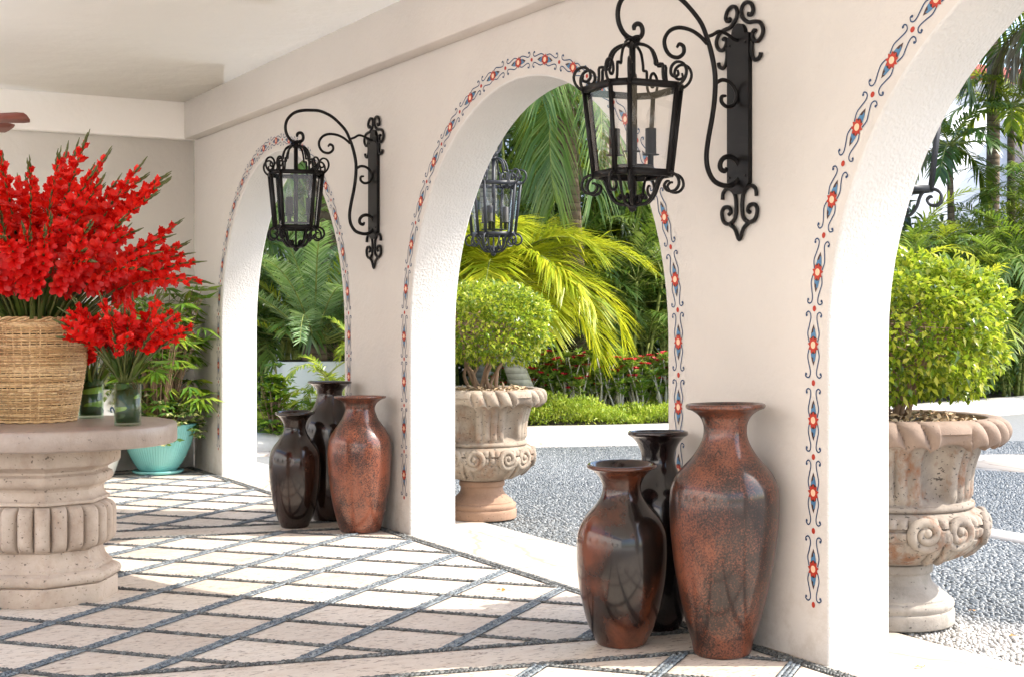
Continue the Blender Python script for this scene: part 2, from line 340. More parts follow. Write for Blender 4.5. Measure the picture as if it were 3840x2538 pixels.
M['wicker'] = wick(); M['wick_dark'] = plain('dark_basket_lining', (.035, .02, .012), .8)
M['teal'] = NT('teal_glaze').set((.16, .42, .40), .25, Coat__Weight=.3)
M['talavera'] = NT('white_glaze').set((.72, .70, .64), .25)
M['fan'] = NT('red_brown_wood').set((.22, .062, .04), .4); M['fanm'] = NT('bronze_fan_metal').set((.10, .06, .04), .35, Metallic=.7)
M['build'] = concrete('white_painted_facade', (.66, .65, .65), (.74, .73, .72), .6); M['coral'] = concrete('coral_red_coping', (.46, .10, .08), (.58, .16, .13), 3)
M['pinkb'] = concrete('pink_facade', (.66, .50, .46), (.72, .56, .51), .6); M['glassdark'] = NT('dark_window_glass').set((.03, .035, .04), .1)
M['bulb'] = glass('bulb_glass'); M['candle'] = NT('black_candle_tube').set((.015, .014, .014), .5)
# ---------------------------------------------------------------- the arcade wall
WX, WT, AR, SP, TOP = 3.9, .33, 1.44, 1.305, 4.2
CENTRES = (-1.04, 2.96, 6.96, 10.96)
def arcade_mesh():
    mb = MB(); NA = 40
    for X, m, flip in ((WX, 0, 0), (WX+WT, 1, 1)):
        for c in CENTRES:
            ends = [(c-2, c-AR), (c+AR, c+2 if c < 10 else 13.25)]
            for a, b in ends:
                for z0, z1 in ((0, SP), (SP, TOP)):
                    q = [(X, a, z0), (X, b, z0), (X, b, z1), (X, a, z1)]
                    mb.faces(q[::-1] if flip == 0 else q, [(0, 1, 2, 3)], m)
            ph = np.linspace(0, pi, NA+1)
            for p, q in zip(ph[:-1], ph[1:]):
                a, b = (c+AR*cos(q), SP+AR*sin(q)), (c+AR*cos(p), SP+AR*sin(p))
                v = [(X, a[0], a[1]), (X, b[0], b[1]), (X, b[0], TOP), (X, a[0], TOP)]
                mb.faces(v[::-1] if flip == 0 else v, [(0, 1, 2, 3)], m)
    for c in CENTRES:
        prof = [(c+AR, 0)] + [(c+AR*cos(p), SP+AR*sin(p)) for p in np.linspace(0, pi, NA+1)] + [(c-AR, 0)]
        for a, b in zip(prof[:-1], prof[1:]):
            mb.faces([(WX, a[0], a[1]), (WX, b[0], b[1]), (WX+WT, b[0], b[1]), (WX+WT, a[0], a[1])], [(0, 1, 2, 3)], 1)
    mb.faces([(WX, -3.04, TOP), (WX+WT, -3.04, TOP), (WX+WT, 13.25, TOP), (WX, 13.25, TOP)], [(0, 1, 2, 3)], 1)
    for y in (-3.04, 13.25): mb.faces([(WX, y, 0), (WX+WT, y, 0), (WX+WT, y, TOP), (WX, y, TOP)], [(0, 1, 2, 3)], 1)
    return mb
import bmesh
wall = thing('arcade_wall', 'white plastered wall of round arches with painted flower borders round each arch', 'wall', (WX, 5, 0))
wall.location = (0, 0, 0)
wb = arcade_mesh().build('wall_body', [M['wall'], M['stucco']], wall, smooth=False)
bm = bmesh.new(); bm.from_mesh(wb.data); bmesh.ops.remove_doubles(bm, verts=bm.verts, dist=1e-4); bmesh.ops.recalc_face_normals(bm, faces=bm.faces)
bmesh.ops.bevel(bm, geom=[e for e in bm.edges if len(e.link_faces) == 2 and e.calc_face_angle(0) > 1.2], offset=.011, segments=3, affect='EDGES', profile=.5, material=1)
for f in bm.faces: f.smooth = True
bm.to_mesh(wb.data); bm.free(); wb.data.set_sharp_from_angle(angle=radians(30))
MB().box((3.765, -3.04, 3.08), (3.8985, 13.119, 3.43)).build('beam', M['wall'], wall, smooth=False, bevel=.012)
ew = thing('end_wall', 'plain white plastered wall closing the far end of the arcade', 'wall', (0, 13.25, 0)); ew.location = (0, 0, 0)
MB().box((-.9, 13.25, -.02), (3.8985, 13.55, 3.6)).build('wall_body', M['wall_w'], ew, smooth=False)
MB().box((-.9, 13.12, 3.08), (3.8985, 13.2485, 3.43)).build('beam', M['wall_w'], ew, smooth=False, bevel=.012)
tag(MB().box((-.9, -3.04, 3.425), (3.8985, 13.2485, 3.7)).build('ceiling', M['ceil'], smooth=False), kind='structure')

# painted border round each arch
def ribbon(mb, pts, w, m, mapf):
    P = catmull(pts, 5); T = np.gradient(P, axis=0); T /= np.linalg.norm(T, axis=1)[:, None]
    N = np.stack([-T[:, 1], T[:, 0]], -1)*w/2; L = mapf(P+N); R = mapf(P-N); n = len(P)
    i = np.arange(n-1); mb.add(np.vstack([L, R]), np.stack([i, i+1, n+i+1, n+i], -1), m)
def disc(mb, c, ru, rv, m, mapf, k=16, star=0):
    a = np.arange(k)*2*pi/k; rr = np.ones(k)
    if star: rr[1::2] = star
    P = np.stack([c[0]+ru*rr*np.cos(a), c[1]+rv*rr*np.sin(a)], -1); V = mapf(np.vstack([[c], P]))
    mb.add(V, np.array([(0, 1+i, 1+(i+1) % k) for i in range(k)]), m)
PITCH = .3022
def border(c):
    mb = MB(); R = 1.53; z0 = .233; L1 = SP-z0; off = .0022
    def path(lift):
        def f(P):
            P = np.asarray(P, float); out = []
            for s_, v in P:
                if s_ < L1: y, z, ny, nz = c+R, z0+s_, 1, 0
                elif s_ < L1+pi*R: p = (s_-L1)/R; y, z, ny, nz = c+R*cos(p), SP+R*sin(p), cos(p), sin(p)
                else: y, z, ny, nz = c-R, SP-(s_-L1-pi*R), -1, 0
                out.append((WX-off-lift, y+ny*v, z+nz*v))
            return np.array(out)
        return f
    f0, f1, f2 = path(0), path(.0008), path(.0016)
    for k in range(24):
        disc(mb, (k*PITCH, 0), .0125, .0105, 2, f0, 12)
        if k == 23: break
        u0 = (k+.5)*PITCH+RNG.normal(0, .003); ja, jb = RNG.uniform(.95, 1.05), RNG.uniform(.93, 1.07)
        for su in (-1, 1):
            for sv_ in (-1, 1):
                ribbon(mb, [(u0+su*a*ja+RNG.normal(0, .0006), sv_*b*jb+RNG.normal(0, .0006)) for a, b in ((.012, .025), (.045, .033), (.076, .0255), (.106, .018), (.125, .0205), (.1325, .033), (.125, .0455), (.116, .044))], .0058, 0, f0)
                disc(mb, (u0+su*.117*ja, sv_*.042*jb), .006, .006, 0, f1, 8)
                bounds = [.02, .037, .052, .068, .084]; hw = lambda u: .019*math.sqrt(max(0, 1-(abs(u)/.084)**1.6))
                for q in range(4):
                    a, b = bounds[q], bounds[q+1]; o = .007
                    V = f0([(u0+su*a, 0), (u0+su*b, 0), (u0+su*max(.0, b-o if q < 3 else b), sv_*hw(b)), (u0+su*(a-o), sv_*hw(a))])
                    mb.add(V, [[0, 1, 2, 3]], (1, 3, 1, 3)[q] if q != 0 else 3) if False else mb.add(V, [[0, 1, 2, 3]], 3 if q in (0, 3) else (1 if q == 1 else 3 if sv_ > 0 else 1))
        disc(mb, (u0, 0), .037, .034, 2, f1, 18, .66); disc(mb, (u0, 0), .015, .014, 4, f2, 12)
    return mb.build('painted_border', [M['blue'], M['lblue'], M['redp'], M['brownp'], M['cream']], wall, smooth=False)
for c in CENTRES: border(c)

# ---------------------------------------------------------------- ground
def sheet(name, pts, z, m, thick=0):
    mb = MB(); mb.faces([(x, y, z) for x, y in pts], [tuple(range(len(pts)))]); o = mb.build(name, m, smooth=False); return tag(o, kind='structure')
sheet('ground', [(-60, -60), (120, -60), (120, 160), (-60, 160)], -.06, M['dmortar'])
sheet('lobby_floor', [(-1.9, -3.1), (3.86, -3.1), (3.86, 13.4), (-1.9, 13.4)], 0, M['trav'])
sheet('bounce_terrace', [(-40, -40), (3.86, -40), (3.86, -3.1), (-1.9, -3.1), (-1.9, 40), (-40, 40)], -.004, M['bounce_terrace'])  # unseen ground, added in pale stone to bounce sunlight into the lobby
sheet('stone_apron', [(3.86, -40), (4.585, -40), (4.585, 14.2), (3.86, 14.2)], 0, M['flag'])
BED = catmull([(2.5, 14.7), (4.4, 14.6), (6, 14.4), (7.7, 14.05), (9.2, 13.6), (10.5, 13.5), (12, 13.9), (14, 14.6), (17, 15.4), (22, 16.6), (30, 19), (45, 26)], 5)
def bed_y(x): return np.interp(x, BED[:, 0], BED[:, 1])
tag(MB().faces([(x, y, z) for x, y, z in [(4.585, -10, -.02), (60, -10, -.02), (60, 34, -.02), (45, 26, -.02)] + [(float(x), float(y)-.02, -.02) for x, y in BED[::-1][1:] if x > 4.585] + [(4.585, 14.6, -.02)]], [tuple(range(4+sum(BED[:-1, 0] > 4.585)+1))]).build('driveway', M['dmortar'], smooth=False), kind='structure')
sheet('planting_bed', [(float(x), float(y)+.3) for x, y in BED] + [(60, 60), (-20, 60), (2.5, 20)], .13, M['soil'])
# kerb and the stone gutter before it
def sweep_profile(name, path, prof, m, lab=None):
    P = np.asarray(path); T = np.gradient(P, axis=0); T /= np.linalg.norm(T, axis=1)[:, None]; N = np.stack([-T[:, 1], T[:, 0]], -1)
    mb = MB(); V = np.array([[P[i, 0]+N[i, 0]*o, P[i, 1]+N[i, 1]*o, z] for i in range(len(P)) for o, z in prof]); k = len(prof)
    i, j = np.meshgrid(np.arange(len(P)-1), np.arange(k-1), indexing='ij')
    mb.add(V, np.stack([i*k+j, (i+1)*k+j, (i+1)*k+j+1, i*k+j+1], -1).reshape(-1, 4)); return tag(mb.build(name, m), kind='structure')
sweep_profile('kerb', BED, [(0, -.05), (.0, .03), (.05, .10), (.13, .15), (.20, .165), (.40, .165), (.41, .1)], M['curb'])
sweep_profile('stone_gutter', BED, [(-.42, -.03), (-.42, -.003), (-.002, -.001)], M['flag'])

def domes(P, yaw, L, Wd, H, z=0, k=6):
    n = len(P); a = np.arange(k)*2*pi/k
    base = np.vstack([np.stack([np.cos(a), np.sin(a), 0*a-.15], -1), np.stack([.72*np.cos(a), .72*np.sin(a), 0*a+.72], -1), [[0, 0, 1]]])
    V = np.empty((n, 2*k+1, 3)); X = base[None, :, 0]*L[:, None]/2; Y = base[None, :, 1]*Wd[:, None]/2
    V[..., 0] = P[:, :1]+X*np.cos(yaw)[:, None]-Y*np.sin(yaw)[:, None]; V[..., 1] = P[:, 1:2]+X*np.sin(yaw)[:, None]+Y*np.cos(yaw)[:, None]
    V[..., 2] = z+base[None, :, 2]*H[:, None]
    i = np.arange(k); q = np.stack([i, (i+1) % k, k+(i+1) % k, k+i], -1); t = np.stack([k+i, k+(i+1) % k, np.full(k, 2*k)], -1)
    o = (np.arange(n)*(2*k+1))[:, None, None]
    return V.reshape(-1, 3), [(q[None]+o).reshape(-1, 4), (t[None]+o).reshape(-1, 3)]
STR_SL = .19
def strip_d(x, y):
    """distance along Y from the centre of the nearest plain stone strip"""
    best = np.full(np.shape(x), 9.)
    for c in (.98, 4.98, 8.98, 12.98):
        d = y-(c+(WX-x)*STR_SL); best = np.where(np.abs(d) < np.abs(best), d, best)
    return best
pa, pb, mort = MB(), MB(), MB()
def braid(p0, p1, w, cols, ok, mb, pl=.030, pw=.0125):
    p0, p1 = np.array(p0, float), np.array(p1, float); L = np.linalg.norm(p1-p0); t = (p1-p0)/L; nrm = np.array([-t[1], t[0]]); th = math.atan2(t[1], t[0])
    step = pw*1.22; n = int(L/step); pts = []; yw = []
    for c in range(cols):
        s_ = (np.arange(n)+.5*(c % 2))*step+RNG.normal(0, .0012, n); v = (c-(cols-1)/2)*w/cols+RNG.normal(0, .0009, n)
        pts.append(p0+s_[:, None]*t+v[:, None]*nrm); yw.append(th+(1 if c % 2 else -1)*radians(38)+RNG.normal(0, .12, n))
    P = np.vstack(pts); Y = np.concatenate(yw); k = ok(P[:, 0], P[:, 1]); P, Y = P[k], Y[k]
    if len(P) == 0: return
    m = len(P); V, F = domes(P, Y, pl*RNG.uniform(.8, 1.15, m), pw*RNG.uniform(.85, 1.25, m), .0095*RNG.uniform(.7, 1.3, m)); mb.add(V, F)
    s_ = np.arange(0, L, .03); C = p0+(s_[:, None]+.015)*t; kk = ok(C[:, 0], C[:, 1]); A = p0+s_[kk, None]*t; B = A+t*.0301; h = nrm*(w/2+.004)
    Q = np.stack([A-h, B-h, B+h, A+h], 1).reshape(-1, 2); mort.add(np.hstack([Q, np.full((len(Q), 1), .003)]), np.arange(len(Q)).reshape(-1, 4))
XMAX = 3.80
inr = lambda x, y: (x < XMAX) & (x > .3) & (np.abs(strip_d(x, y)) > .20) & (y > 3.6) & (y < 13.2)
PT = .612; az = radians(41.3); az_a = radians(50.8)
for i in range(-12, 34):
    y0 = 6.359+PT*i; L = 6.5
    p = np.array((3.84, y0))
    braid(p, p+L*np.array((-sin(az_a), -cos(az_a))), .057, 3, inr, pa, .029, .0155)       # broad blue-grey braids
    braid(p, p+L*np.array((-sin(az), cos(az))), .036, 2, inr, pb, .038, .0165)         # narrow charcoal braids
braid((3.843, 3.0), (3.843, 13.25), .066, 3, lambda x, y: x > 0, pb, .036, .015)
for c in (4.98, 8.98, 12.98):
    for o in (-.185, .185):
        braid((3.80, c+.1*STR_SL+o), (.2, c+3.7*STR_SL+o), .042, 2, lambda x, y: (y < 13.2), pb, .038, .0165)
braid((.3, 13.19), (3.8, 13.19), .035, 2, lambda x, y: x > 0, pb)
tag(mort.build('braid_mortar', M['mortar'], smooth=False), kind='structure')
tag(pa.build('blue_grey_pebbles', M['peb_a']), 'broad braids of blue grey pebbles set between the lobby paving stones', 'pebbles', kind='stuff')
tag(pb.build('charcoal_pebbles', M['peb_b']), 'narrow braids of charcoal pebbles set between the lobby paving stones', 'pebbles', kind='stuff')
# the driveway's pebble mosaic
def drive_pebbles():
    st, sw = .033, .0175
    u, v = np.meshgrid(np.arange(4.6, 14.5, sw), np.arange(2.5, 15, st), indexing='ij'); v = v+.5*st*((np.round((u-4.6)/sw).astype(int)) % 2)
    X = u.ravel()+RNG.normal(0, .0045, u.size); Y = v.ravel()+RNG.normal(0, .009, u.size)
    wav = .10*np.sin(Y*.9+X*.6)+.05*np.sin(X*2.1); X = X+wav
    d = X*.4848+Y*.8746; l = X*.8746-Y*.4848; r = l/d
    k = (X > 4.6) & (d < 16.5) & (r > -.13) & (r < .46) & (Y < bed_y(X)-.44) & ((np.abs(X-band_x(Y)) > .16) | (Y > 7.6)) & ((X-11.2)**2+(Y-9.7)**2 > .81)
    X, Y = X[k], Y[k]; n = len(X); yaw = pi/2+.5*np.sin(X*.8+Y*.45)+RNG.normal(0, .34, n)
    V, F = domes(np.stack([X, Y], -1), yaw, .038*RNG.uniform(.75, 1.1, n), .0185*RNG.uniform(.8, 1.1, n), .009*RNG.uniform(.6, 1.3, n), -.016)
    return MB().add(V, F).build('driveway_pebbles', M['peb_d'])
def band_x(y): return 7.35-.012*(y-3.5)**2*.6+.09*np.sin(y)
tag(drive_pebbles(), 'mosaic of upright blue grey and pale pebbles covering the driveway', 'pebbles', kind='stuff')
yy = np.linspace(-6, 7.6, 50); sweep_profile('stone_band', np.stack([band_x(yy), yy], -1), [(-.15, -.02), (-.15, -.006), (.15, -.006), (.15, -.02)], M['flag'])
tag(MB().lathe([(.9, -.02), (.9, -.006), (.001, -.005)], 40, c=(11.2, 9.7)).build('round_paving_stone', M['flag'], smooth=False), kind='structure')

# added, unseen white building that bounces sunlight into the open side of the lobby
tf = thing('bounce_building', 'added white building bouncing sunlight into the open side of the lobby', 'building', (-8, 2, 0)); tf.location = (0, 0, 0)
MB().box((-14, -14, 0), (-8, 22, 6.2)).build('wall', M['wall_w'], tf, smooth=False); MB().box((-14.2, -14.2, 6.203), (-7.8, 22.2, 6.5)).build('roof', M['coral'], tf, smooth=False)
for y in (-9, -4, 1, 6, 11, 16):
    w = MB().box((-8.0, y, .9), (-7.97, y+1.3, 2.5)).build('window', M['glassdark'], tf, smooth=False)
    MB().box((-7.997, y-.1, .8), (-7.93, y+1.4, .897)).box((-7.997, y-.1, 2.503), (-7.93, y+1.4, 2.6)).box((-7.997, y-.1, .9), (-7.93, y-.003, 2.5)).box((-7.997, y+1.303, .9), (-7.93, y+1.4, 2.5)).build('frame', M['wall_w'], w, smooth=False)
# ---------------------------------------------------------------- wall lantern and its bracket (built once, copied)
ARM = [(.566,2.607),(.566,2.623),(.554,2.635),(.533,2.633),(.523,2.609),(.531,2.585),(.558,2.572),(.591,2.574),(.62,2.592),(.641,2.626),(.648,2.665),(.641,2.705),(.62,2.738),(.583,2.768),(.533,2.785),(.474,2.791),(.415,2.792),(.364,2.779),(.313,2.755),(.261,2.714),(.218,2.669),(.188,2.61),(.166,2.551),(.15,2.487),(.144,2.431),(.148,2.35),(.161,2.268),(.179,2.187),(.19,2.122),(.19,2.074),(.179,2.034),(.153,1.998),(.114,1.981),(.07,1.978),(.035,1.993),(.010,2.023),(.010,2.059),(.03,2.091),(.065,2.106),(.1,2.097),(.118,2.072),(.114,2.048),(.092,2.042),(.083,2.057)]
BRN = [(.188,2.586),(.227,2.616),(.278,2.637),(.338,2.641),(.385,2.622),(.411,2.584),(.406,2.545),(.381,2.518),(.342,2.513),(.313,2.534),(.313,2.562),(.334,2.571),(.347,2.556)]
CSC = [(.144,2.419),(.105,2.437),(.061,2.427),(.03,2.388),(.039,2.339),(.079,2.322),(.109,2.339),(.109,2.364),(.087,2.369)]
TIE = [(.183,2.618),(.157,2.628),(.122,2.646),(.079,2.637),(.043,2.619),(.01,2.618)]
TR = [(-.070,2.727),(-.066,2.716),(-.086,2.716),(-.096,2.735),(-.082,2.762),(-.053,2.774),(-.025,2.766),(-.014,2.739),(-.028,2.708),(-.064,2.685),(-.102,2.681),(-.141,2.671),(-.162,2.643),(-.159,2.616),(-.135,2.595),(-.108,2.597),(-.090,2.621),(-.100,2.642),(-.115,2.640)]
HK = [(.088,2.600),(.086,2.562),(.095,2.527),(.117,2.513),(.142,2.524),(.148,2.541)]
BL = [(.119,1.928),(.113,1.959),(.084,1.975),(.049,1.965),(.026,1.935),(.021,1.878),(.032,1.838),(.070,1.818),(.110,1.830),(.124,1.87),(.105,1.893),(.070,1.890),(.058,1.870),(.074,1.860)]
SPD = [(.070,1.818),(.030,1.793),(.0,1.746),(-.030,1.793),(-.070,1.818)]
def make_bracket(iron):
    """origin on the wall plane at floor level, arm reaching out along -x"""
    r = thing('wall_bracket', None, None)
    f = lambda P, y=0: [(-a, y, z) for a, z in P]; g = lambda P, x=-.014, s=1: [(x, s*a, z) for a, z in P]
    MB().box((-.020, -.075, 1.975), (-.002, .075, 2.64)).lathe([(.0, 0), (.05, 0), (.05, .018), (0, .018)], 20, close=False).build('tmp', iron) if False else None
    pl = MB(); n = 14
    out = [(-.075, 1.99), (-.03, 1.945), (.03, 1.945), (.075, 1.99), (.075, 2.64), (.05, 2.64)] + [(.045*cos(t), 2.645+.045*sin(t)) for t in np.linspace(0, pi, n)] + [(-.05, 2.64), (-.075, 2.64)]
    k = len(out); V = [(-.003, y, z) for y, z in out]+[(-.024, y, z) for y, z in out]
    pl.faces(V, [tuple(range(k))[::-1], tuple(range(k, 2*k))]+[(i, (i+1) % k, k+(i+1) % k, k+i) for i in range(k)])
    for y, z in ((-.055, 2.60), (.055, 2.60), (-.055, 2.02), (.055, 2.02)): pl.ball((-.024, y, z), .006)
    pl.build('back_plate', iron, r, smooth='auto')
    a = MB(); a.tube(f(ARM), [.007]+[.0105]*20+[.0115]*20+[.007], 8, smooth=3); a.tube(f(BRN), [.009]*10+[.006], 8, smooth=4); a.tube(f(CSC), [.009]*7+[.006], 8, smooth=4); a.tube(f(TIE), .008, 8, smooth=4)
    a.build('scroll_arm', iron, r)
    o = MB()
    for s in (1, -1):
        o.tube(g(TR, s=s), .0095, 6, smooth=4); o.tube(g(HK, s=s), .0095, 6, smooth=4)
    o.build('top_ornament', iron, r)
    o = MB()
    for s in (1, -1): o.tube(g(BL, s=s), .0095, 6, smooth=4)
    o.tube(g(SPD), .0095, 6, smooth=4); o.build('bottom_ornament', iron, r)
    return r
def make_lantern(iron):
    r = thing('lantern', None, None)          # origin at floor level under the lantern axis
    zt, zb = 2.360, 2.003; hw, hn = .170, .113; n0 = -radians(3.5); A, RT = [], math.hypot(hw, hn); RB = RT*.79
    for q in range(4):
        for s in (-1, 1): A.append(n0+q*pi/2+s*math.atan2(hn, hw))
    P = lambda R, a, z: (R*cos(a), R*sin(a), z)
    for R, z, nm in ((RT, zt, 'top_ring'), (RB, zb, 'bottom_ring')):
        fr = MB()
        for i in range(8):
            a, b = np.array(P(R, A[i], z)), np.array(P(R, A[(i+1) % 8], z)); c_ = (a+b)/2; th = math.atan2(b[1]-a[1], b[0]-a[0]); L = np.linalg.norm(b-a)/2+.006
            Mx = Matrix.Translation(Vector(c_)) @ Matrix.Rotation(th, 4, 'Z'); fr.box((-L, -.007, -.014), (L, .007, .014), R=np.array(Mx))
        fr.build(nm, iron, r, smooth=False)
    for i in range(8): MB().tube([P(RT, A[i], zt+.010), P(RB, A[i], zb-.010)], .0130, 4).build('corner_post', iron, r, smooth=False)
    for i in range(8):
        a, b = A[i], A[(i+1) % 8]; q = .95
        MB().faces([P(RT*q, a, zt), P(RT*q, b, zt), P(RB*q, b, zb), P(RB*q, a, zb)], [(0, 1, 2, 3)]).build('glass_pane', M['pane'], r, smooth=False)
    T = [(.012,.188),(.05,.183),(.085,.160),(.103,.115),(.107,.093),(.138,.093),(.140,.060),(.146,.022),(.170,.001),(.205,-.002),(.235,.020),(.246,.055),(.232,.086),(.203,.096),(.180,.080),(.176,.052),(.190,.036),(.209,.042),(.206,.062)]
    B = [(.170,-.036),(.158,-.036),(.146,-.052),(.160,-.074),(.192,-.076),(.212,-.052),(.206,-.020),(.180,-.002),(.140,-.004),(.115,-.030),(.098,-.080),(.069,-.118),(.034,-.126),(.008,-.130)]
    C = [(.060,-.100),(.050,-.085),(.035,-.092),(.030,-.112),(.012,-.128)]
    for a in A:
        m = MB(); m.tube([P(x, a, zt+z) for x, z in T], [.0068]*15+[.005], 6, smooth=3); m.build('crown_scroll', iron, r)
        m = MB(); m.tube([P(x*1.0, a, zb+z) for x, z in B], [.005, .006]+[.0068]*10, 6, smooth=3); m.tube([P(x, a, zb+z) for x, z in C], .006, 6, smooth=3); m.ball(P(.056, a, zb-.098), .010); m.build('base_scroll', iron, r)
    m = MB(); m.tube([(0, 0, 2.575), (0, 0, 2.0)], .0140, 10); m.lathe([(.001, 2.56), (.024, 2.555), (.03, 2.545), (.02, 2.535), (.014, 2.53)], 16)
    for k, (t, p) in enumerate(((.5, 0), (1.1, 1), (.9, 2.2), (.3, 4))):
        q = [(.030*cos(u+p)*(1+.15*sin(3*u+k)), .030*sin(u+p)*(.9+.2*cos(2*u)), 2.560+.006*k+.008*sin(u*2+p)) for u in np.linspace(0, 2*pi, 14)]; m.tube(q, .004, 5)
    m.build('stem', iron, r)
    MB().lathe([(.001, 1.845), (.013, 1.852), (.020, 1.868), (.013, 1.884), (.007, 1.89), (.006, 2.0)], 16).build('finial', iron, r)
    MB().lathe([(.001, 2.030), (.085, 2.033), (.088, 2.039), (.001, 2.042)], 18).build('candle_tray', iron, r)
    for k in range(3):
        a = k*2*pi/3+2.0; c = (.088*cos(a), .088*sin(a))
        o = MB().lathe([(.012, 2.035), (.012, 2.085), (.036, 2.088), (.036, 2.091), (.0235, 2.093), (.0235, 2.200), (.016, 2.202), (.001, 2.202)], 16, c=c).build('candle', M['candle'], r)
        MB().lathe([(.012, 2.200), (.015, 2.212), (.0205, 2.236), (.0195, 2.252), (.011, 2.276), (.004, 2.292), (.001, 2.297)], 14, c=c).build('bulb', M['bulb'], o)
    return r
LX = .575
b0 = make_bracket(M['iron']); l0 = make_lantern(M['iron'])
def put(o, loc, rz, label, cat, group, name=None):
    o.location = loc; o.rotation_euler = (0, 0, rz); return tag(o, label, cat, group)
G1, G2 = 'iron scroll brackets on the arcade wall', 'iron lanterns hung from the scroll brackets'
put(b0, (WX, 4.96, 0), 0, 'large black iron scroll bracket above the three nearest clay vases', 'bracket', G1)
put(l0, (WX-LX, 4.96, 0), 0, 'largest black iron lantern, hanging above the three nearest clay vases', 'lantern', G2)
put(copy_tree(b0), (WX, 8.96, 0), 0, 'black iron scroll bracket with whole arched arm between the far and middle arches', 'bracket', G1)
put(copy_tree(l0), (WX-LX-.0, 8.96, 0), -radians(13), 'black iron lantern hanging in front of the farthest arch', 'lantern', G2)
bo = make_bracket(M['iron_out']); lo = make_lantern(M['iron_out'])
put(bo, (WX+WT, 8.96, 0), pi, 'grey iron bracket on the outside of the wall behind the middle pier', 'bracket', G1)
put(lo, (WX+WT+LX+.01, 8.96, 0), -radians(10), 'sunlit grey iron lantern outside, half behind the edge of the middle arch', 'lantern', G2)
put(copy_tree(bo), (WX+WT, 4.96, 0), pi, 'grey iron bracket on the outside of the nearest pier', 'bracket', G1)
put(copy_tree(lo), (WX+WT+LX, 4.96, 0), 0, 'grey iron lantern outside at the nearest arch, only its right edge showing', 'lantern', G2)

# ---------------------------------------------------------------- clay vases
P_BIG = [(.108,0),(.118,.012),(.128,.057),(.149,.12),(.17,.199),(.188,.278),(.203,.357),(.214,.436),(.223,.515),(.227,.594),(.227,.657),(.220,.705),(.198,.752),(.167,.79),(.132,.83),(.104,.876),(.091,.915),(.091,.957),(.106,.992),(.135,1.016),(.160,1.026),(.166,1.036),(.160,1.046),(.145,1.044),(.12,1.02),(.09,.97),(.075,.92),(.08,.86)]
P_SM = [(.094,0),(.106,.008),(.118,.03),(.144,.085),(.165,.155),(.182,.235),(.192,.31),(.196,.39),(.194,.465),(.182,.51),(.16,.55),(.122,.592),(.095,.63),(.083,.664),(.086,.695),(.103,.728),(.128,.752),(.146,.760),(.151,.768),(.146,.777),(.134,.775),(.105,.745),(.078,.70),(.068,.665),(.075,.62)]
P_RED = [(.118,0),(.130,.010),(.148,.06),(.178,.18),(.2,.32),(.211,.46),(.212,.56),(.2,.62),(.165,.68),(.125,.735),(.103,.785),(.098,.815),(.110,.845),(.142,.870),(.166,.878),(.173,.886),(.168,.894),(.154,.892),(.12,.865),(.088,.82),(.082,.79),(.09,.75)]
def vase(prof, loc, mat, label, s=(1, 1), tilt=(0, 0), gr='clay vases grouped against the piers'):
    p = [(r*s[0], z*s[1]) for r, z in prof]; ph = random.random()*6
    fn = lambda R, Z, A: (R*(1+.009*np.sin(2*A+ph)+.006*np.sin(3*A+Z*5+ph)+.003*np.sin(7*Z+ph)), Z+.006*R/.2*np.sin(A+ph))
    mb = MB().lathe(p, 56, sm=4, fn=fn); o = mb.build('clay_vase', mat); o.location = loc; o.rotation_euler = (tilt[0], tilt[1], random.random()*6) if tilt == (0, 0) else (tilt[0], tilt[1], 0)
    return tag(o, label, 'vase', gr)
vase(P_BIG, (3.655, 4.78, 0), M['clay_red'], 'tallest speckled red brown clay vase, nearest the pier edge', tilt=(-.005, .022))
vase(P_SM, (3.39, 5.14, 0), M['clay_mix'], 'burnished brown clay vase with black fire clouds in front of a black one', tilt=(.0, .001))
vase(P_SM, (3.70, 5.31, 0), M['clay_dark'], 'black clay vase standing behind two brown ones by the nearest pier', (.90, 1.15))
vase(P_SM, (3.37, 9.10, 0), M['clay_dark2'], 'short dark umber clay vase at the left of the far group', (.885, 1.0))
vase(P_RED, (3.675, 8.70, 0), M['clay_red2'], 'orange red speckled clay vase at the middle pier')
vase(P_RED, (3.70, 9.30, 0), M['clay_dark2'], 'tall dark brown clay vase behind the pair at the middle pier', (.88, 1.083))

# ---------------------------------------------------------------- stone table
tb = thing('stone_table', 'round stone table on a carved octagonal pedestal', 'table', (1.418, 7.457, 0), -radians(29))
TX = Matrix.Rotation(radians(-29), 4, 'Z')
def oct_r(A): 
    a = (A+pi/8+radians(3)) % (pi/4)-pi/8; return 1/np.cos(a)
def octfn(R, Z, A): return R*oct_r(A), Z
MB().lathe([(.338, 0), (.342, .006), (.342, .088), (.336, .094), (.1, .094)], 64, fn=octfn).build('plinth', M['cantera'], tb, smooth='auto')
pf = [(.30,.094),(.335,.098),(.348,.108),(.354,.126),(.348,.146),(.330,.158),(.312,.162),(.312,.178),(.300,.188),(.282,.208),(.272,.235),(.270,.252),(.292,.262),(.300,.30),(.300,.45),(.292,.485),(.300,.492),(.300,.506),(.286,.513),(.274,.535),(.272,.552),(.283,.570),(.298,.576),(.312,.592),(.318,.610),(.312,.628),(.292,.640),(.292,.650),(.310,.662),(.345,.678),(.350,.690),(.350,.772),(.1,.772)]
def gad(R, Z, A):
    o = oct_r(A); ph = (A*24/(2*pi)+.35) % 1-.5; t = np.clip((Z-.262)/.222, 0, 1); band = (Z > .262) & (Z < .486)
    end = np.sqrt(np.clip(1-(2*t-1)**6, 0, 1)); across = np.sqrt(np.clip(1-(ph/.47)**2, 0, 1))
    rr = R*np.where(band, 1+(o-1)*.55, o); return np.where(band, rr-.012+.058*end*across**.8, rr), Z
pp = []
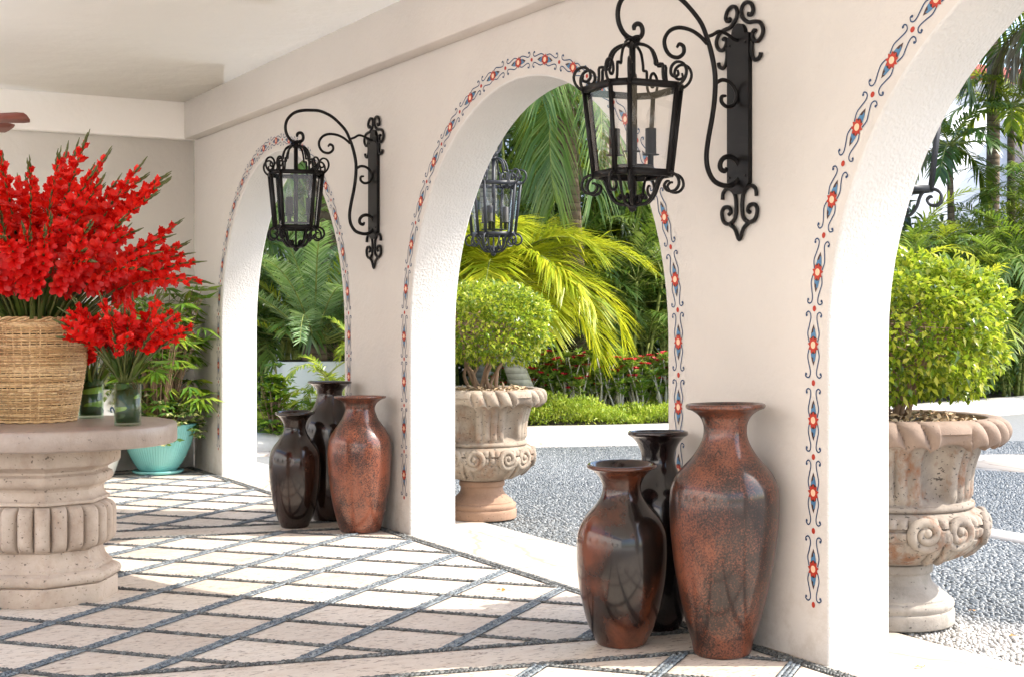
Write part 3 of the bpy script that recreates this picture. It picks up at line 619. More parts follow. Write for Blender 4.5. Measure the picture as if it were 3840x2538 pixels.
for (a, b) in zip(pf[:-1], pf[1:]):
    n = 14 if .26 < a[1] < .46 else 2
    for k in range(n): pp.append((a[0]+(b[0]-a[0])*k/n, a[1]+(b[1]-a[1])*k/n))
pp.append(pf[-1]); MB().lathe(pp, 384, fn=gad, close=False).build('pedestal', M['cantera'], tb, smooth='auto')
TR_, TZ = .61, .872
o = MB().lathe([(.2, .772), (TR_-.012, .772), (TR_-.004, .776), (TR_, .784), (TR_, TZ-.012), (TR_-.004, TZ-.004), (TR_-.012, TZ), (.001, TZ)], 96).build('table_top', M['slab'], tb, smooth='auto')
o.location = (.045, .03, 0)

# ---------------------------------------------------------------- basket, glasses
def cam_xy(S, d):    # plan position of something at image column S (of 3840) and distance d in front of the camera
    l = (S-1920)/5333*d; return (d*.4848+l*.8746, d*.8746-l*.4848)
BX, BY = cam_xy(120, 7.40)
bk = thing('wicker_basket', 'tall woven cane basket full of red gladioli on the stone table', 'basket', (BX, BY, TZ+.002))
def brad(z): return .218+.082*(z/.52)**.85
mb = MB(); ns = 44
for k in range(56):
    z = .012+k*.0091; a = np.linspace(0, 2*pi, 221)[:-1]; jit = RNG.normal(0, .0012)
    rr = brad(z)+.0030*np.cos(a*ns/2+pi*(k % 2))+RNG.normal(0, .0004, 220)
    zz = z+.0022*np.sin(a*3+k)*RNG.uniform(.3, 1)+jit; nseg = 5
    # each course is cut in several canes so that their colours differ
    cuts = np.sort(RNG.integers(0, 220, nseg)); 
    for q in range(nseg):
        i0, i1 = cuts[q], cuts[(q+1) % nseg]+(220 if q == nseg-1 else 0); ii = np.arange(i0, i1+1) % 220
        if len(ii) < 4: continue
        mb.tube(np.stack([rr[ii]*np.cos(a[ii]), rr[ii]*np.sin(a[ii]), zz[ii]], -1), .0056*RNG.uniform(.85, 1.1), 5, flat=.9)
mb.build('weave', M['wicker'], bk)
mb = MB()
for k in range(ns):
    a = 2*pi*(k+.5)/ns*1.0
    for e in (-.010, .010) if k % 4 == 0 else (0,):
        mb.tube([(brad(z)*cos(a+e*3), brad(z)*sin(a+e*3), z) for z in np.linspace(0, .52, 8)], .0042, 5)
mb.build('stakes', M['wicker'], bk)
mb = MB()
for p in range(3): mb.tube([((brad(.52)+.006*cos(16*a+p*2.1))*cos(a), (brad(.52)+.006*cos(16*a+p*2.1))*sin(a), .526+.008*sin(16*a+p*2.1)) for a in np.linspace(0, 2*pi, 320)], .0055, 5)
mb.build('rim', M['wicker'], bk)
MB().tube([(.222*cos(a), .222*sin(a), .006+.002*sin(20*a)) for a in np.linspace(0, 2*pi, 120)], .007, 6).build('foot_ring', M['wicker'], bk)
MB().lathe([(.203, .01), (.285, .50), (.280, .50), (.26, .46), (.001, .44)], 40).build('lining', M['wick_dark'], bk)
def glass_vase(S, d, label, H=.205, R=.066):
    x, y = cam_xy(S, d); g = thing('glass_vase', label, 'vase', (x, y, TZ+.001), 0, 'clear glass cylinder vases on the stone table')
    MB().lathe([(.001, 0), (R-.003, 0), (R, .003), (R, H), (R-.004, H), (R-.004, .014), (.001, .012)], 40, close=False).build('glass', M['pane_t'], g)
    mb = MB(); n = 14; k = 0
    for q in range(5):              # long blades wound inside the glass
        a0 = random.random()*6; z0 = .03+q*.036; rr = R-.007-.0015*(q % 2)
        t = np.linspace(0, 3.9, 22); w = .017
        V = np.concatenate([np.stack([rr*np.cos(a0+t), rr*np.sin(a0+t), z0+t*.006+s*w*np.sin(np.pi*t/3.9)**.3], -1) for s in (-1, 1)])
        i = np.arange(21); mb.add(V, np.stack([i, i+1, 22+i+1, 22+i], -1), q % 2)
    mb.build('wound_leaf', [M['blade'], M['leafy']], g)
    MB().lathe([(.001, .016), (R-.010, .016), (R-.010, H-.025), (.001, H-.025)], 24).build('stem_bundle', M['blade'], g)
    return (x, y)
M['leafy'] = leafm('wound_leaf', [(0, (.30, .42, .03)), (1, (.55, .60, .08))], .2, .35)
GV = [glass_vase(479, 7.08, 'glass cylinder lined with green leaves at the table edge'), glass_vase(341, 7.62, 'glass cylinder lined with green leaves touching the basket, behind'), ]

# ---------------------------------------------------------------- gladioli
def petal_arr(L, Wd, open_, az):
    us, vs = np.linspace(0, 1, 5), np.linspace(-1, 1, 4); V = []
    for u in us:
        ang = open_*u**1.4; r = .004+L*u*math.sin(ang*.9+.12); h = L*u*math.cos(ang*.75)
        w = Wd*math.sin(math.pi*min(1, u*.80+.10))**.8
        for v in vs:
            rr = r+.10*Wd*math.cos(v*pi)*u; V.append((rr*cos(az)-v*w*sin(az), rr*sin(az)+v*w*cos(az), h+.004*math.sin(6*v+9*u)-.12*w*v*v))
    F = [(i*4+j, i*4+j+1, (i+1)*4+j+1, (i+1)*4+j) for i in range(4) for j in range(3)]; return V, F
def blossom_mesh(size, open_, seed):
    rs = random.Random(seed); mb = MB()
    for k in range(6):
        V, F = petal_arr(size*rs.uniform(.9, 1.1), size*(.40 if k % 2 else .46), open_*rs.uniform(.85, 1.15), k*pi/3+rs.uniform(-.12, .12)); mb.add(V, np.array(F))
    o = mb.build('blossom', M['petal']); me = o.data; bpy.data.objects.remove(o); return me
BLOS = [blossom_mesh(.054, .95, 1), blossom_mesh(.052, .75, 2), blossom_mesh(.046, .52, 3), blossom_mesh(.036, .28, 4), blossom_mesh(.056, 1.1, 5)]
def make_glad(L, fl, bend, seed, nb=14):
    """spike along +z, flowers in the last `fl` metres, bending towards +x"""
    rs = random.Random(seed); t = np.linspace(0, 1, 16); ang = bend*t**1.5
    P = np.zeros((16, 3)); 
    for i in range(1, 16): P[i] = P[i-1]+L/15*np.array((sin(ang[i]), .05*sin(i+seed), cos(ang[i])))
    g = thing('gladiolus', None, None); mb = MB(); mb.tube(P, [.0075, .006, .004, .0022], 6)
    f = lambda s: np.array([np.interp(s, t, P[:, k]) for k in range(3)])
    T = lambda s: (f(min(1, s+.02))-f(s-.02))/np.linalg.norm(f(min(1, s+.02))-f(s-.02))
    s0 = 1-fl/L
    for k in range(5):       # closed buds and their green sheaths towards the tip
        s = 1-(.16*fl/L)*(1-k/5); p = f(s); d = Vector(T(s)); side = Vector((cos(k*pi+seed), sin(k*pi+seed), 0)); q = p+np.array(d*.06+side*.006); mb.tube([p, (p+q)/2+np.array(side)*.005, q], [.005, .0085-.001*k, .0015], 5)
    for k in range(nb):
        s = s0+(1-s0)*.90*k/nb; p = f(s); d = Vector(T(s)); side = Vector((cos(k*2.6+seed), sin(k*2.6+seed), 0)); q = p+np.array(d*.035+side*.015); mb.tube([p, q], [.008, .002], 4)
    mb.build('stalk', M['stalk'], g)
    mb = MB()
    for k in range(2):       # sword leaves below the flowers
        a = seed+k*2.5; n = 8; s = np.linspace(.05, s0*(.75+.2*k), n); C = np.array([f(x) for x in s])+np.outer(np.linspace(.0, .07, n), (cos(a), sin(a), 0)); w = .013*np.sin(np.linspace(.5, pi, n))[:, None]*np.array((-sin(a), cos(a), 0))
        i = np.arange(n-1); mb.add(np.vstack([C-w, C+w]), np.stack([i, i+1, n+i+1, n+i], -1))
    mb.build('sword_leaves', M['blade'], g)
    for k in range(nb):
        s = s0+(1-s0)*.93*k/nb; p = f(s); d = Vector(T(s)); a = (0 if k % 2 else 1.9)+rs.uniform(-.5, .5)+seed
        side = (Vector((cos(a), sin(a), 0))-d*d.dot(Vector((cos(a), sin(a), 0)))).normalized(); fr = k/nb
        o = bpy.data.objects.new('blossom', BLOS[0 if fr < .25 else 4 if fr < .4 else 1 if fr < .6 else 2 if fr < .8 else 3]); COL.objects.link(o); o.parent = g
        ax = (side*(.95-.55*fr)+d*(.62+.9*fr)).normalized(); o.rotation_mode = 'QUATERNION'; o.rotation_quaternion = ax.to_track_quat('Z', 'Y'); o.location = Vector(p)+ax*.012; o.scale = (1, 1, 1)
    return g
protos = {'long': [make_glad(1.30, .56, b, s) for b, s in ((.15, 1), (.45, 2), (.85, 3))], 'mid': [make_glad(.98, .50, b, s) for b, s in ((.35, 4), (.8, 5), (1.15, 6))], 'short': [make_glad(.50, .27, b, s, 9) for b, s in ((.2, 7), (.6, 8), (1.0, 9))]}
used = set()
def place_glad(p, base, dirv, spin, sc, label, group):
    if id(p) in used: o = copy_tree(p)
    else: used.add(id(p)); o = p
    q = Vector(dirv).normalized(); xa = Vector((q.x, q.y, 0)); xa = xa.normalized() if xa.length > .05 else Vector((1, 0, 0)); xa = (xa*1 - Vector((0, 0, .001))); xa = (xa-q*xa.dot(q)).normalized() if q.z > .2 else Vector((0, 0, -1))-q*(-q.z)
    xa.normalize(); ya = q.cross(xa); m = Matrix((xa, ya, q)).transposed()
    o.rotation_mode = 'QUATERNION'; o.rotation_quaternion = m.to_quaternion() @ Euler((0, 0, spin)).to_quaternion(); o.location = base; o.scale = (sc,)*3
    return tag(o, label, 'flower', group)
kind_right = lambda h: h.dot(cr) > .3
rg = random.Random(5); cr = Vector((.8746, -.4848, 0)); cf = Vector((.4848, .8746, 0)); n_l = 0
spots = []
for i in range(112):        # an even fan over the upper half sphere, leaning a little towards the room
    u = (i+.5)/112; el_ = math.asin(.02+.96*(1-u)**.85) if u < .98 else 0; az_ = i*2.39996
    spots.append((el_, az_))
GB = 'red gladioli in the tall basket'
for i, (e, a) in enumerate(spots):
    hor = Vector((cos(a), sin(a), 0)); side = hor.dot(cr); back = hor.dot(cf)
    if back > .55 and e < .5: continue
    if side < -.9 and e < .3: continue
    if back < -.25 and side < .5: e = max(e, .42+.25*rg.random())
    if side > .5: e = max(e, .12)
    e2 = e+rg.uniform(-.05, .05)+(.10 if kind_right(hor) and e < .7 else 0); kind = 'long' if e2 > .75 else 'mid'
    k = 0 if e2 > 1.2 else 1 if e2 > .95 else 2
    if kind == 'mid': k = 0 if e2 > .6 else 1 if e2 > .35 else 2
    start_e = min(1.5, e2+(.10, .35, .62)[k] if kind == 'long' else e2+(.22, .50, .72)[k])
    d = hor*cos(start_e)+Vector((0, 0, sin(start_e))); sc = rg.uniform(.86, 1.03)*(1.0 if kind == 'long' else 1.0)
    base = Vector((BX, BY, 1.06 if kind == 'long' else 1.22))+hor*.10*cos(e)
    pos = 'right' if side > .6 else 'towards the room' if back < -.5 else 'left' if side < -.6 else 'at the centre'
    lab = ('upright red gladiolus among those rising from the basket' if e2 > .95 else 'red gladiolus leaning out over the basket side' if e2 > .45 else 'low red gladiolus drooping outward past the basket rim')
    place_glad(protos[kind][k], base, d, rg.uniform(-.4, .4), sc, lab, GB if e2 > .95 else GB+', leaning' if e2 > .45 else GB+', drooping')
def bouquet(xy, z, n, label, group, spread=1.0, lean=(0, 0)):
    for i in range(n):
        u = (i+.5)/n; e = math.asin(.46+.53*(1-u)); a = i*2.39996+1; hor = Vector((cos(a), sin(a), 0)); k = 0 if e > 1.0 else 1 if e > .6 else 2
        st = min(1.5, e+(.1, .35, .55)[k]); d = hor*cos(st)*spread+Vector((lean[0], lean[1], sin(st)))
        place_glad(protos['short'][k], Vector((xy[0], xy[1], z))+hor*.025, d, rg.uniform(-.5, .5), rg.uniform(.74, .92), label, group)
bouquet((GV[0][0]-.01, GV[0][1]+.01), TZ+.215, 30, 'short red gladiolus in the glass cylinder at the table edge', 'red gladioli in the front glass')
bouquet(GV[1], TZ+.15, 14, 'short red gladiolus in the glass cylinder behind the basket', 'red gladioli in the rear glass')
x3, y3 = cam_xy(-120, 6.95)
g3 = glass_vase(-120, 6.98, 'glass cylinder on the table just outside the left photo edge')
bouquet((g3[0]-.12, g3[1]+.08), TZ+.16, 10, 'short red gladiolus hanging before the basket at the left photo edge', 'red gladioli at the left edge', 1.1)
# big leaves low in the basket
mb = MB()
for i in range(70):
    a = RNG.uniform(0, 2*pi); e = RNG.uniform(.75, 1.45); L = RNG.uniform(.35, .62); h = np.array((cos(a), sin(a), 0)); n = 7; t = np.linspace(0, 1, n)
    C = np.array((BX, BY, 1.28))+h*.12+np.outer(t*L, h*cos(e))+np.outer(L*(t*sin(e)-.18*t**3), (0, 0, 1)); w = (.016*np.sin(.35+t*2.75))[:, None]*np.array((-sin(a), cos(a), 0)); i_ = np.arange(n-1)
    mb.add(np.vstack([C-w, C+w]), np.stack([i_, i_+1, n+i_+1, n+i_], -1))
tag(mb.build('basket_greenery', M['blade']), 'dark green sword leaves bunched in the basket mouth', 'leaves', kind='stuff')
# ---------------------------------------------------------------- foliage helpers
def leaves(mb, P, D, L, Wd, fold=.25, m=0, curl=.15):
    """folded pointed leaves at P (n,3) growing along D"""
    n = len(P); D = D/np.linalg.norm(D, axis=1)[:, None]; U = RNG.normal(0, .5, (n, 3))+np.array((0, 0, 1.)); S = np.cross(D, U); S /= np.linalg.norm(S, axis=1)[:, None]+1e-9; N = np.cross(S, D)
    L = np.broadcast_to(L, (n,))[:, None]; Wd = np.broadcast_to(Wd, (n,))[:, None]; c = P+D*L*.45
    V = np.stack([P, c+S*Wd/2+N*Wd*fold, P+D*L-N*L*curl, c-S*Wd/2+N*Wd*fold, c], 1).reshape(-1, 3); o = (np.arange(n)*5)[:, None]
    return mb.add(V, np.concatenate([np.array([[0, 1, 2, 4]])+o, np.array([[0, 4, 2, 3]])+o]), m)
def rdir(n, up=0.):
    v = RNG.normal(0, 1, (n, 3)); v[:, 2] += up; return v/np.linalg.norm(v, axis=1)[:, None]
def frond(mb, base, a, el, L, bend, n=34, ll=.45, lw=.035, la=55, droop=.35, mr=1, ml=0, twist=0, rr=.012, hang=0):
    t = np.linspace(0, 1, 14); ang = el-bend*t**1.3; h = np.array((cos(a), sin(a), 0)); sd = np.array((-sin(a), cos(a), 0)); P = np.zeros((14, 3))
    for i in range(1, 14): P[i] = P[i-1]+L/13*(h*cos(ang[i])+np.array((0, 0, sin(ang[i])))+sd*twist*t[i])
    P += base; mb.tube(P, [rr, rr*.6, rr*.25], 4, mr)
    s = np.linspace(.16, .995, n); s = np.concatenate([s, s]); sg = np.concatenate([np.ones(n), -np.ones(n)]); B = np.stack([np.interp(s, t, P[:, k]) for k in range(3)], -1)
    e = np.interp(s, t, ang); T = h[None]*np.cos(e)[:, None]+np.array((0, 0, 1.))[None]*np.sin(e)[:, None]; Nn = -h[None]*np.sin(e)[:, None]+np.array((0, 0, 1.))[None]*np.cos(e)[:, None]
    al = np.radians(la*(1-.45*s)+RNG.normal(0, 5, 2*n))[:, None]; lift = RNG.normal(.18, .12, 2*n)[:, None]
    Dv = T*np.cos(al)+sd[None]*sg[:, None]*np.sin(al)+Nn*lift; Dv /= np.linalg.norm(Dv, axis=1)[:, None]
    ln = (ll*np.sin(.45+2.35*s)**.7*RNG.uniform(.85, 1.1, 2*n))[:, None]; w = lw*np.minimum(1, .5+s)[:, None]
    S = np.cross(Dv, Nn); S /= np.linalg.norm(S, axis=1)[:, None]+1e-9; g = np.array((0, 0, -1.))*droop
    m1 = B+Dv*ln*.5+g*ln*.16; tip = B+Dv*ln*.92+g*ln*.75
    V = np.stack([B-S*w*.3, B+S*w*.3, m1+S*w*.5, m1-S*w*.5, tip], 1).reshape(-1, 3); o = (np.arange(2*n)*5)[:, None]
    mb.add(V, [np.array([[0, 1, 2, 3]])+o, np.array([[3, 2, 4]])+o], ml)
def ptrunk(name, parent, P, r, mat, k=14):
    mb = MB(); mb.tube(P, r, k, smooth=4); return mb.build(name, mat, parent)
def xyz(S, y, d):
    p = cam_xy(S, d); return np.array((p[0], p[1], 1.4-(y-1196)*d/5333))

# ---------------------------------------------------------------- urns
U2 = [(.235,0),(.244,.008),(.244,.062),(.236,.068),(.240,.078),(.243,.092),(.238,.106),(.222,.112),(.222,.122),(.214,.128),(.190,.148),(.160,.178),(.150,.205),(.150,.226),(.160,.230),(.160,.262),(.150,.268)]
U2B = [(.150,.268),(.165,.272),(.235,.290),(.295,.325),(.335,.370),(.354,.415),(.356,.455),(.345,.492),(.322,.512),(.308,.516),(.318,.522),(.322,.532),(.318,.544),(.306,.550),(.304,.57),(.306,.64),(.314,.70),(.330,.755),(.352,.792),(.385,.812),(.405,.815)]
U2R = [(.385,.806),(.425,.806),(.440,.815),(.449,.840),(.448,.870),(.436,.897),(.412,.912),(.385,.914),(.365,.905),(.36,.86)]
def make_urn(sr, sz, mb_, mrim, mfoot, ph):
    r = thing('stone_urn', None, None); MB().lathe([(a*sr, b*sz) for a, b in U2], 72, sm=3).build('pedestal', mfoot, r)
    def body(R, Z, A):
        z = Z/sz; p = (A*6/(2*pi)+ph) % 1; up = (z > .552); tt = np.clip((z-.552)/.24, 0, 1)
        arch = np.abs(p-.5) < .185; q = np.clip(1-((p-.5)/.185)**2, 0, 1); top = np.clip((1-tt)*9, 0, 1)*0+1
        rec = -.045*q**.6*np.clip(tt*8, 0, 1)*top
        pr = ((p+.315) % 1)/.63; ribs = .016*np.abs(np.sin(pr*4*pi))**.6*np.clip(tt*9, 0, 1)*np.clip((1-tt)*6+.2, 0, 1)
        lo = (z < .505) & (z > .285); u = np.clip((z-.285)/.22, 0, 1); fin = .010*np.abs(np.cos(A*24+1.1*z*8))**.7*np.sin(u*pi)
        band = (z > .40) & (z < .505); fin2 = .018*np.abs(np.cos(A*27))**.5
        return R+np.where(up, np.where(arch, rec, ribs), 0)*sr+np.where(lo, np.where(band, fin2*(np.abs(z-.452) > .008)*np.clip(1-np.abs((z-.452)/.052)**6, 0, 1), fin), 0)*sr, Z
    P = catmull([(a*sr, b*sz) for a, b in U2B], 6); MB().lathe(P, 360, fn=body, close=False).build('bowl', mb_, r, smooth='auto')
    def rim(R, Z, A):
        z = Z/sz; tw = (z-.81)*3.0; p = ((A+0)*6/(2*pi)+ph) % 1; arch = np.abs(p-.5) < .15
        g = .034*(np.abs(np.sin((A+tw*.35)*15))**.55-.6); out = np.clip((R/sr-.37)/.05, 0, 1)*(z < .913)
        ex = np.where(arch & (z < .86), -.020*(1-((p-.5)/.15)**2), 0)
        return R+np.where(arch, .004, g)*sr*out+ex*sr*out, Z-np.where(arch, -.014*np.clip((.85-z)*20, 0, 1)*(1-((p-.5)/.15)**2), (.008+.030*(.6-np.abs(np.sin((A+tw*.35)*15))**.55))*np.clip((.86-z)*22, 0, 1)*out)*sz
    P = catmull([(a*sr, b*sz) for a, b in U2R], 5); MB().lathe(P, 420, fn=rim, close=False).build('rolled_rim', mrim, r, smooth='auto')
    MB().lathe([(.375*sr, .872*sz), (.2*sr, .888*sz), (.001, .895*sz)], 30, close=False).build('earth', M['soil'], r)
    zz = np.array([b for a, b in U2B]); ra = np.array([a for a, b in U2B])
    for k in range(6):
        for s in (-1, 1):
            a0 = 2*pi*((k+.5-ph)/6)+s*.20; pts = []
            for t in np.linspace(0, 1, 30):
                th = t*3.6*pi/1.0; rad = .062*(1-t)**.8+.006; du = rad*cos(th+pi)*s; dz = rad*sin(th+pi)
                z = .440+dz; pts.append((a0+du/.35, z))
            tail = [(a0-s*.056/.35*(.98-.3*t), .440-.135*t) for t in np.linspace(1, .05, 8)]; Q = tail+pts
            V = [((np.interp(z, zz, ra)+.012)*sr*cos(a), (np.interp(z, zz, ra)+.012)*sr*sin(a), z*sz) for a, z in Q]
            m = MB(); m.tube(V, [.016*sr, .021*sr, .021*sr, .018*sr, .011*sr], 7, smooth=2); m.ball(V[-1], .020*sr); m.build('volute', mb_, r)
    return r
def chips(x, y, z, R, lab):
    n = 700; a = RNG.uniform(0, 2*pi, n); rr = R*np.sqrt(RNG.uniform(0, 1, n)); P = np.stack([x+rr*np.cos(a), y+rr*np.sin(a), z+RNG.uniform(0, .030, n)-.02*(rr/R)**2], -1)
    mb = MB(); D = rdir(n); D[:, 2] *= .35; leaves(mb, P, D, RNG.uniform(.025, .055, n), RNG.uniform(.014, .026, n), .15, curl=.05); tag(mb.build('wood_chips', M['chips'], smooth=False), lab, 'wood chips', kind='stuff')
def bush(x, y, z0, zc, R, RZ, n, lab, seed, ls=.038):
    r = thing('topiary_bush', lab, 'bush', (x, y, z0)); mb = MB(); rs = random.Random(seed); tips = []
    for k in range(9):
        a = k*2.4+seed; q = .10*rs.uniform(.3, 1); p0 = np.array((q*cos(a), q*sin(a), 0)); a2 = a+rs.uniform(-.5, .5)
        p1 = np.array((R*.30*cos(a2), R*.30*sin(a2), (zc-z0)*.45)); p2 = np.array((R*.55*cos(a2+.3), R*.55*sin(a2+.3), zc-z0)); mb.tube([p0, (p0+p1)/2+RNG.normal(0, .02, 3), p1, p2], [.016, .012, .007], 6, smooth=3)
        for j in range(5):
            e = p1+(p2-p1)*rs.uniform(0, .9); d = np.array((rs.uniform(-1, 1), rs.uniform(-1, 1), rs.uniform(.1, 1))); d /= np.linalg.norm(d); e2 = e+d*R*.45; mb.tube([e, (e+e2)/2+RNG.normal(0, .015, 3), e2], [.007, .003], 5, smooth=2)
            for q_ in range(3): e3 = e2+RNG.normal(0, .3, 3)*R; e3 = np.clip(e3, -R*.9, R*.9); e3[2] = max(e3[2], zc-z0-RZ*.5); mb.tube([e2, e3], [.003, .0015], 4)
    mb.build('stems', M['twig'], r)
    d = rdir(n, .25); rad = np.clip(1-np.abs(RNG.normal(0, .16, n)), .25, 1.03); nz = 1+.07*np.sin(5*d[:, 0]+seed)*np.cos(4*d[:, 1]-seed)+.05*np.sin(9*d[:, 2]+7*d[:, 0])+.03*np.sin(17*d[:, 1]+13*d[:, 0])
    hq = (1-np.abs(d[:, 2])**2.8)**(1/2.8)/np.sqrt(1-d[:, 2]**2+1e-6)
    P = np.stack([d[:, 0]*R*hq, d[:, 1]*R*hq, np.where(d[:, 2] > 0, d[:, 2]*RZ, d[:, 2]*RZ*.95)], -1)*(rad*nz)[:, None]+np.array((0, 0, zc-z0))
    cl = np.sin(P[:, 0]*17+seed)+np.sin(P[:, 1]*19-seed)+np.sin(P[:, 2]*23); k = (cl > -1.0) | (RNG.uniform(0, 1, n) < .30); P, d = P[k], d[k]; m = len(P)
    D = d*.7+rdir(m)*.9+np.array((0, 0, -.12)); mb = MB(); leaves(mb, P, D, ls*RNG.uniform(.5, 1.45, m), ls*.56*RNG.uniform(.7, 1.2, m), .22); mb.build('foliage', M['bush'], r); return r
ua = make_urn(1.0, 1.0, M['urn_a'], M['urn_a'], M['urn_a_foot'], .12)
put(ua, (4.69, 8.90, 0), 0.35, 'sandy carved stone urn with reddish foot behind the middle pier', 'urn', 'carved stone urns outside the arches')
ub = make_urn(1.145, 1.045, M['urn_b'], M['urn_b_rim'], M['urn_b_foot'], .30)
put(ub, (4.765, 4.94, 0), 0.1, 'large rust stained stone urn with brown rim beside the nearest pier', 'urn', 'carved stone urns outside the arches')
chips(4.69, 8.90, .895, .35, 'pale wood chips in the sandy urn with the reddish foot'); chips(4.765, 4.94, .935, .40, 'pale wood chips in the rust stained urn')
bush(4.72, 8.92, .89, 1.36, .47, .295, 13000, 'round clipped leafy bush in the sandy urn behind the middle pier', 3)
bush(4.80, 4.98, .93, 1.350, .495, .36, 17000, 'round clipped leafy bush in the rust stained urn at the nearest arch', 8, .041)

# ---------------------------------------------------------------- pots in the far corner
tp = thing('teal_pot', 'wide ribbed teal bowl pot in the far corner, on a saucer', 'plant pot', (3.45, 12.85, 0))
MB().lathe([(.17, 0), (.20, .004), (.228, .022), (.230, .036), (.220, .038), (.19, .026), (.001, .024)], 48).build('saucer', M['teal'], tp)
MB().lathe([(.13, .027), (.160, .030), (.19, .065), (.235, .14), (.285, .25), (.32, .36), (.335, .43), (.345, .45), (.335, .458), (.315, .44), (.29, .40), (.001, .39)], 288, sm=3, fn=lambda R, Z, A: (R*(1+.010*np.sin(A*72)*((Z > .06) & (Z < .42))), Z)).build('bowl', M['teal'], tp)
rp = thing('fan_palm', 'dark glossy fan palm growing in the teal corner pot', 'potted palm', (3.45, 12.85, .40)); mb = MB(); mc = MB()
for k in range(135):
    z = RNG.uniform(.15, 1.28); a = RNG.uniform(0, 2*pi); rr = RNG.uniform(.08, .46); c = np.array((rr*cos(a), rr*sin(a), z)); c[0] = min(c[0]+.08, .30); c[1] = min(c[1]-.10, .15)
    st = np.array((.25*c[0], .25*c[1], 0)); mc.tube([st, st+(c-st)*.6+np.array((0, 0, .10)), c], [.007, .004, .003], 5, smooth=3)
    nse = RNG.integers(7, 11); base = math.atan2(c[1], c[0]); Lf = RNG.uniform(.17, .26)
    aa = base+np.linspace(-1.9, 1.9, nse); D = np.stack([np.cos(aa), np.sin(aa), np.full(nse, RNG.uniform(-.45, .35))], -1); leaves(mb, np.repeat(c[None], nse, 0), D, Lf*RNG.uniform(.8, 1.05, nse), .034, .1, curl=.25)
mb.build('foliage', M['rhapis'], rp); mc.build('canes', M['twig'], rp)
vp = thing('variegated_plant', 'cream and green variegated leaves spilling over the teal pot', 'potted plant', (3.45, 12.85, .44)); mb = MB()
n = 300; a = RNG.uniform(0, 2*pi, n); rr = .44*np.sqrt(RNG.uniform(.1, 1, n)); C = np.stack([rr*np.cos(a)+.0, rr*np.sin(a)-.03, RNG.uniform(-.02, .30, n)-.16*(rr/.44)**3], -1); k = (C[:, 0] < .36) & (C[:, 1] < .30); C = C[k]
for c in C:
    aa = np.linspace(0, 2*pi, 8)[:-1]+RNG.uniform(0, 1); D = np.stack([np.cos(aa), np.sin(aa), np.full(7, -.15)], -1)+np.array((c[0], c[1], .2))*.6; leaves(mb, np.repeat(c[None], 7, 0), D, .065*RNG.uniform(.8, 1.2), .030, .2, curl=.2)
mb.build('foliage', M['varieg'], vp); MB().tube([(0, 0, -.03), (.02, -.02, .2)], .01, 6).build('stem', M['twig'], vp)
ta = thing('painted_pot', 'white glazed pot with blue scrolls behind the glass cylinders', 'plant pot', (2.90, 12.87, 0))
TPROF = [(.13, 0), (.15, .01), (.20, .15), (.235, .35), (.235, .55), (.20, .68), (.175, .73), (.195, .77), (.21, .78), (.19, .78), (.16, .74), (.001, .70)]
MB().lathe(TPROF, 48, sm=4).build('pot', M['talavera'], ta); mb = MB(); zz = [p[1] for p in TPROF[:8]]; ra = [p[0] for p in TPROF[:8]]
def onpot(l):
    def f(P): return np.array([((np.interp(v, zz, ra)+.006+l)*cos(u/.235), (np.interp(v, zz, ra)+.006+l)*sin(u/.235), v) for u, v in np.asarray(P, float)])
    return f
for k in range(6):
    u0 = (k*pi/3-.85)*.235
    for s in (-1, 1): ribbon(mb, [(u0+s*a, b) for a, b in ((.0, .28), (.05, .34), (.075, .42), (.06, .5), (.045, .56), (.06, .62), (.085, .61), (.082, .58))], .016, 0, onpot(0))
    disc(mb, (u0, .46), .045, .05, 1, onpot(.002), 16, .65); disc(mb, (u0, .46), .016, .018, 2, onpot(.004), 10)
mb.build('painted_motif', [M['blue'], M['redp'], M['cream']], ta, smooth=False)
pl = thing('leafy_plant', 'small variegated plant growing in the white painted pot', 'potted plant', (2.90, 12.87, .70)); mb = MB(); leaves(mb, RNG.normal(0, .09, (260, 3))+np.array((.06, -.08, .06)), rdir(260, .1), .07, .035); mb.build('foliage', M['varieg'], pl); MB().tube([(0, 0, -.02), (.02, -.02, .1)], .008, 6).build('stem', M['twig'], pl)

# ---------------------------------------------------------------- ceiling fan
fx, fy = cam_xy(-185, 10.9); fn_ = thing('ceiling_fan', 'ceiling fan with red brown wooden blades at the left edge', 'ceiling fan', (fx, fy, 0))
MB().lathe([(.001, 2.84), (.06, 2.85), (.10, 2.88), (.11, 2.93), (.10, 2.99), (.05, 3.02), (.016, 3.04), (.014, 3.38), (.07, 3.41), (.07, 3.424)], 32, sm=2).build('motor', M['fanm'], fn_)
for k in range(5):
    a = -radians(29)-.12+k*2*pi/5; out = [(.14, -.045), (.30, -.055), (.56, -.068), (.612, -.060), (.625, -.030), (.625, .030), (.612, .060), (.56, .068), (.30, .055), (.14, .045)]
    n = len(out); R = Matrix.Rotation(a, 3, 'Z') @ Matrix.Rotation(radians(-26), 3, 'X'); V = [tuple(R @ Vector((x, y, z))+Vector((0, 0, 2.93))) for z in (-.004, .004) for x, y in out]
    MB().faces(V, [tuple(range(n))[::-1], tuple(range(n, 2*n))]+[(i, (i+1) % n, n+(i+1) % n, n+i) for i in range(n)]).build('blade', M['fan'], fn_, smooth=False)

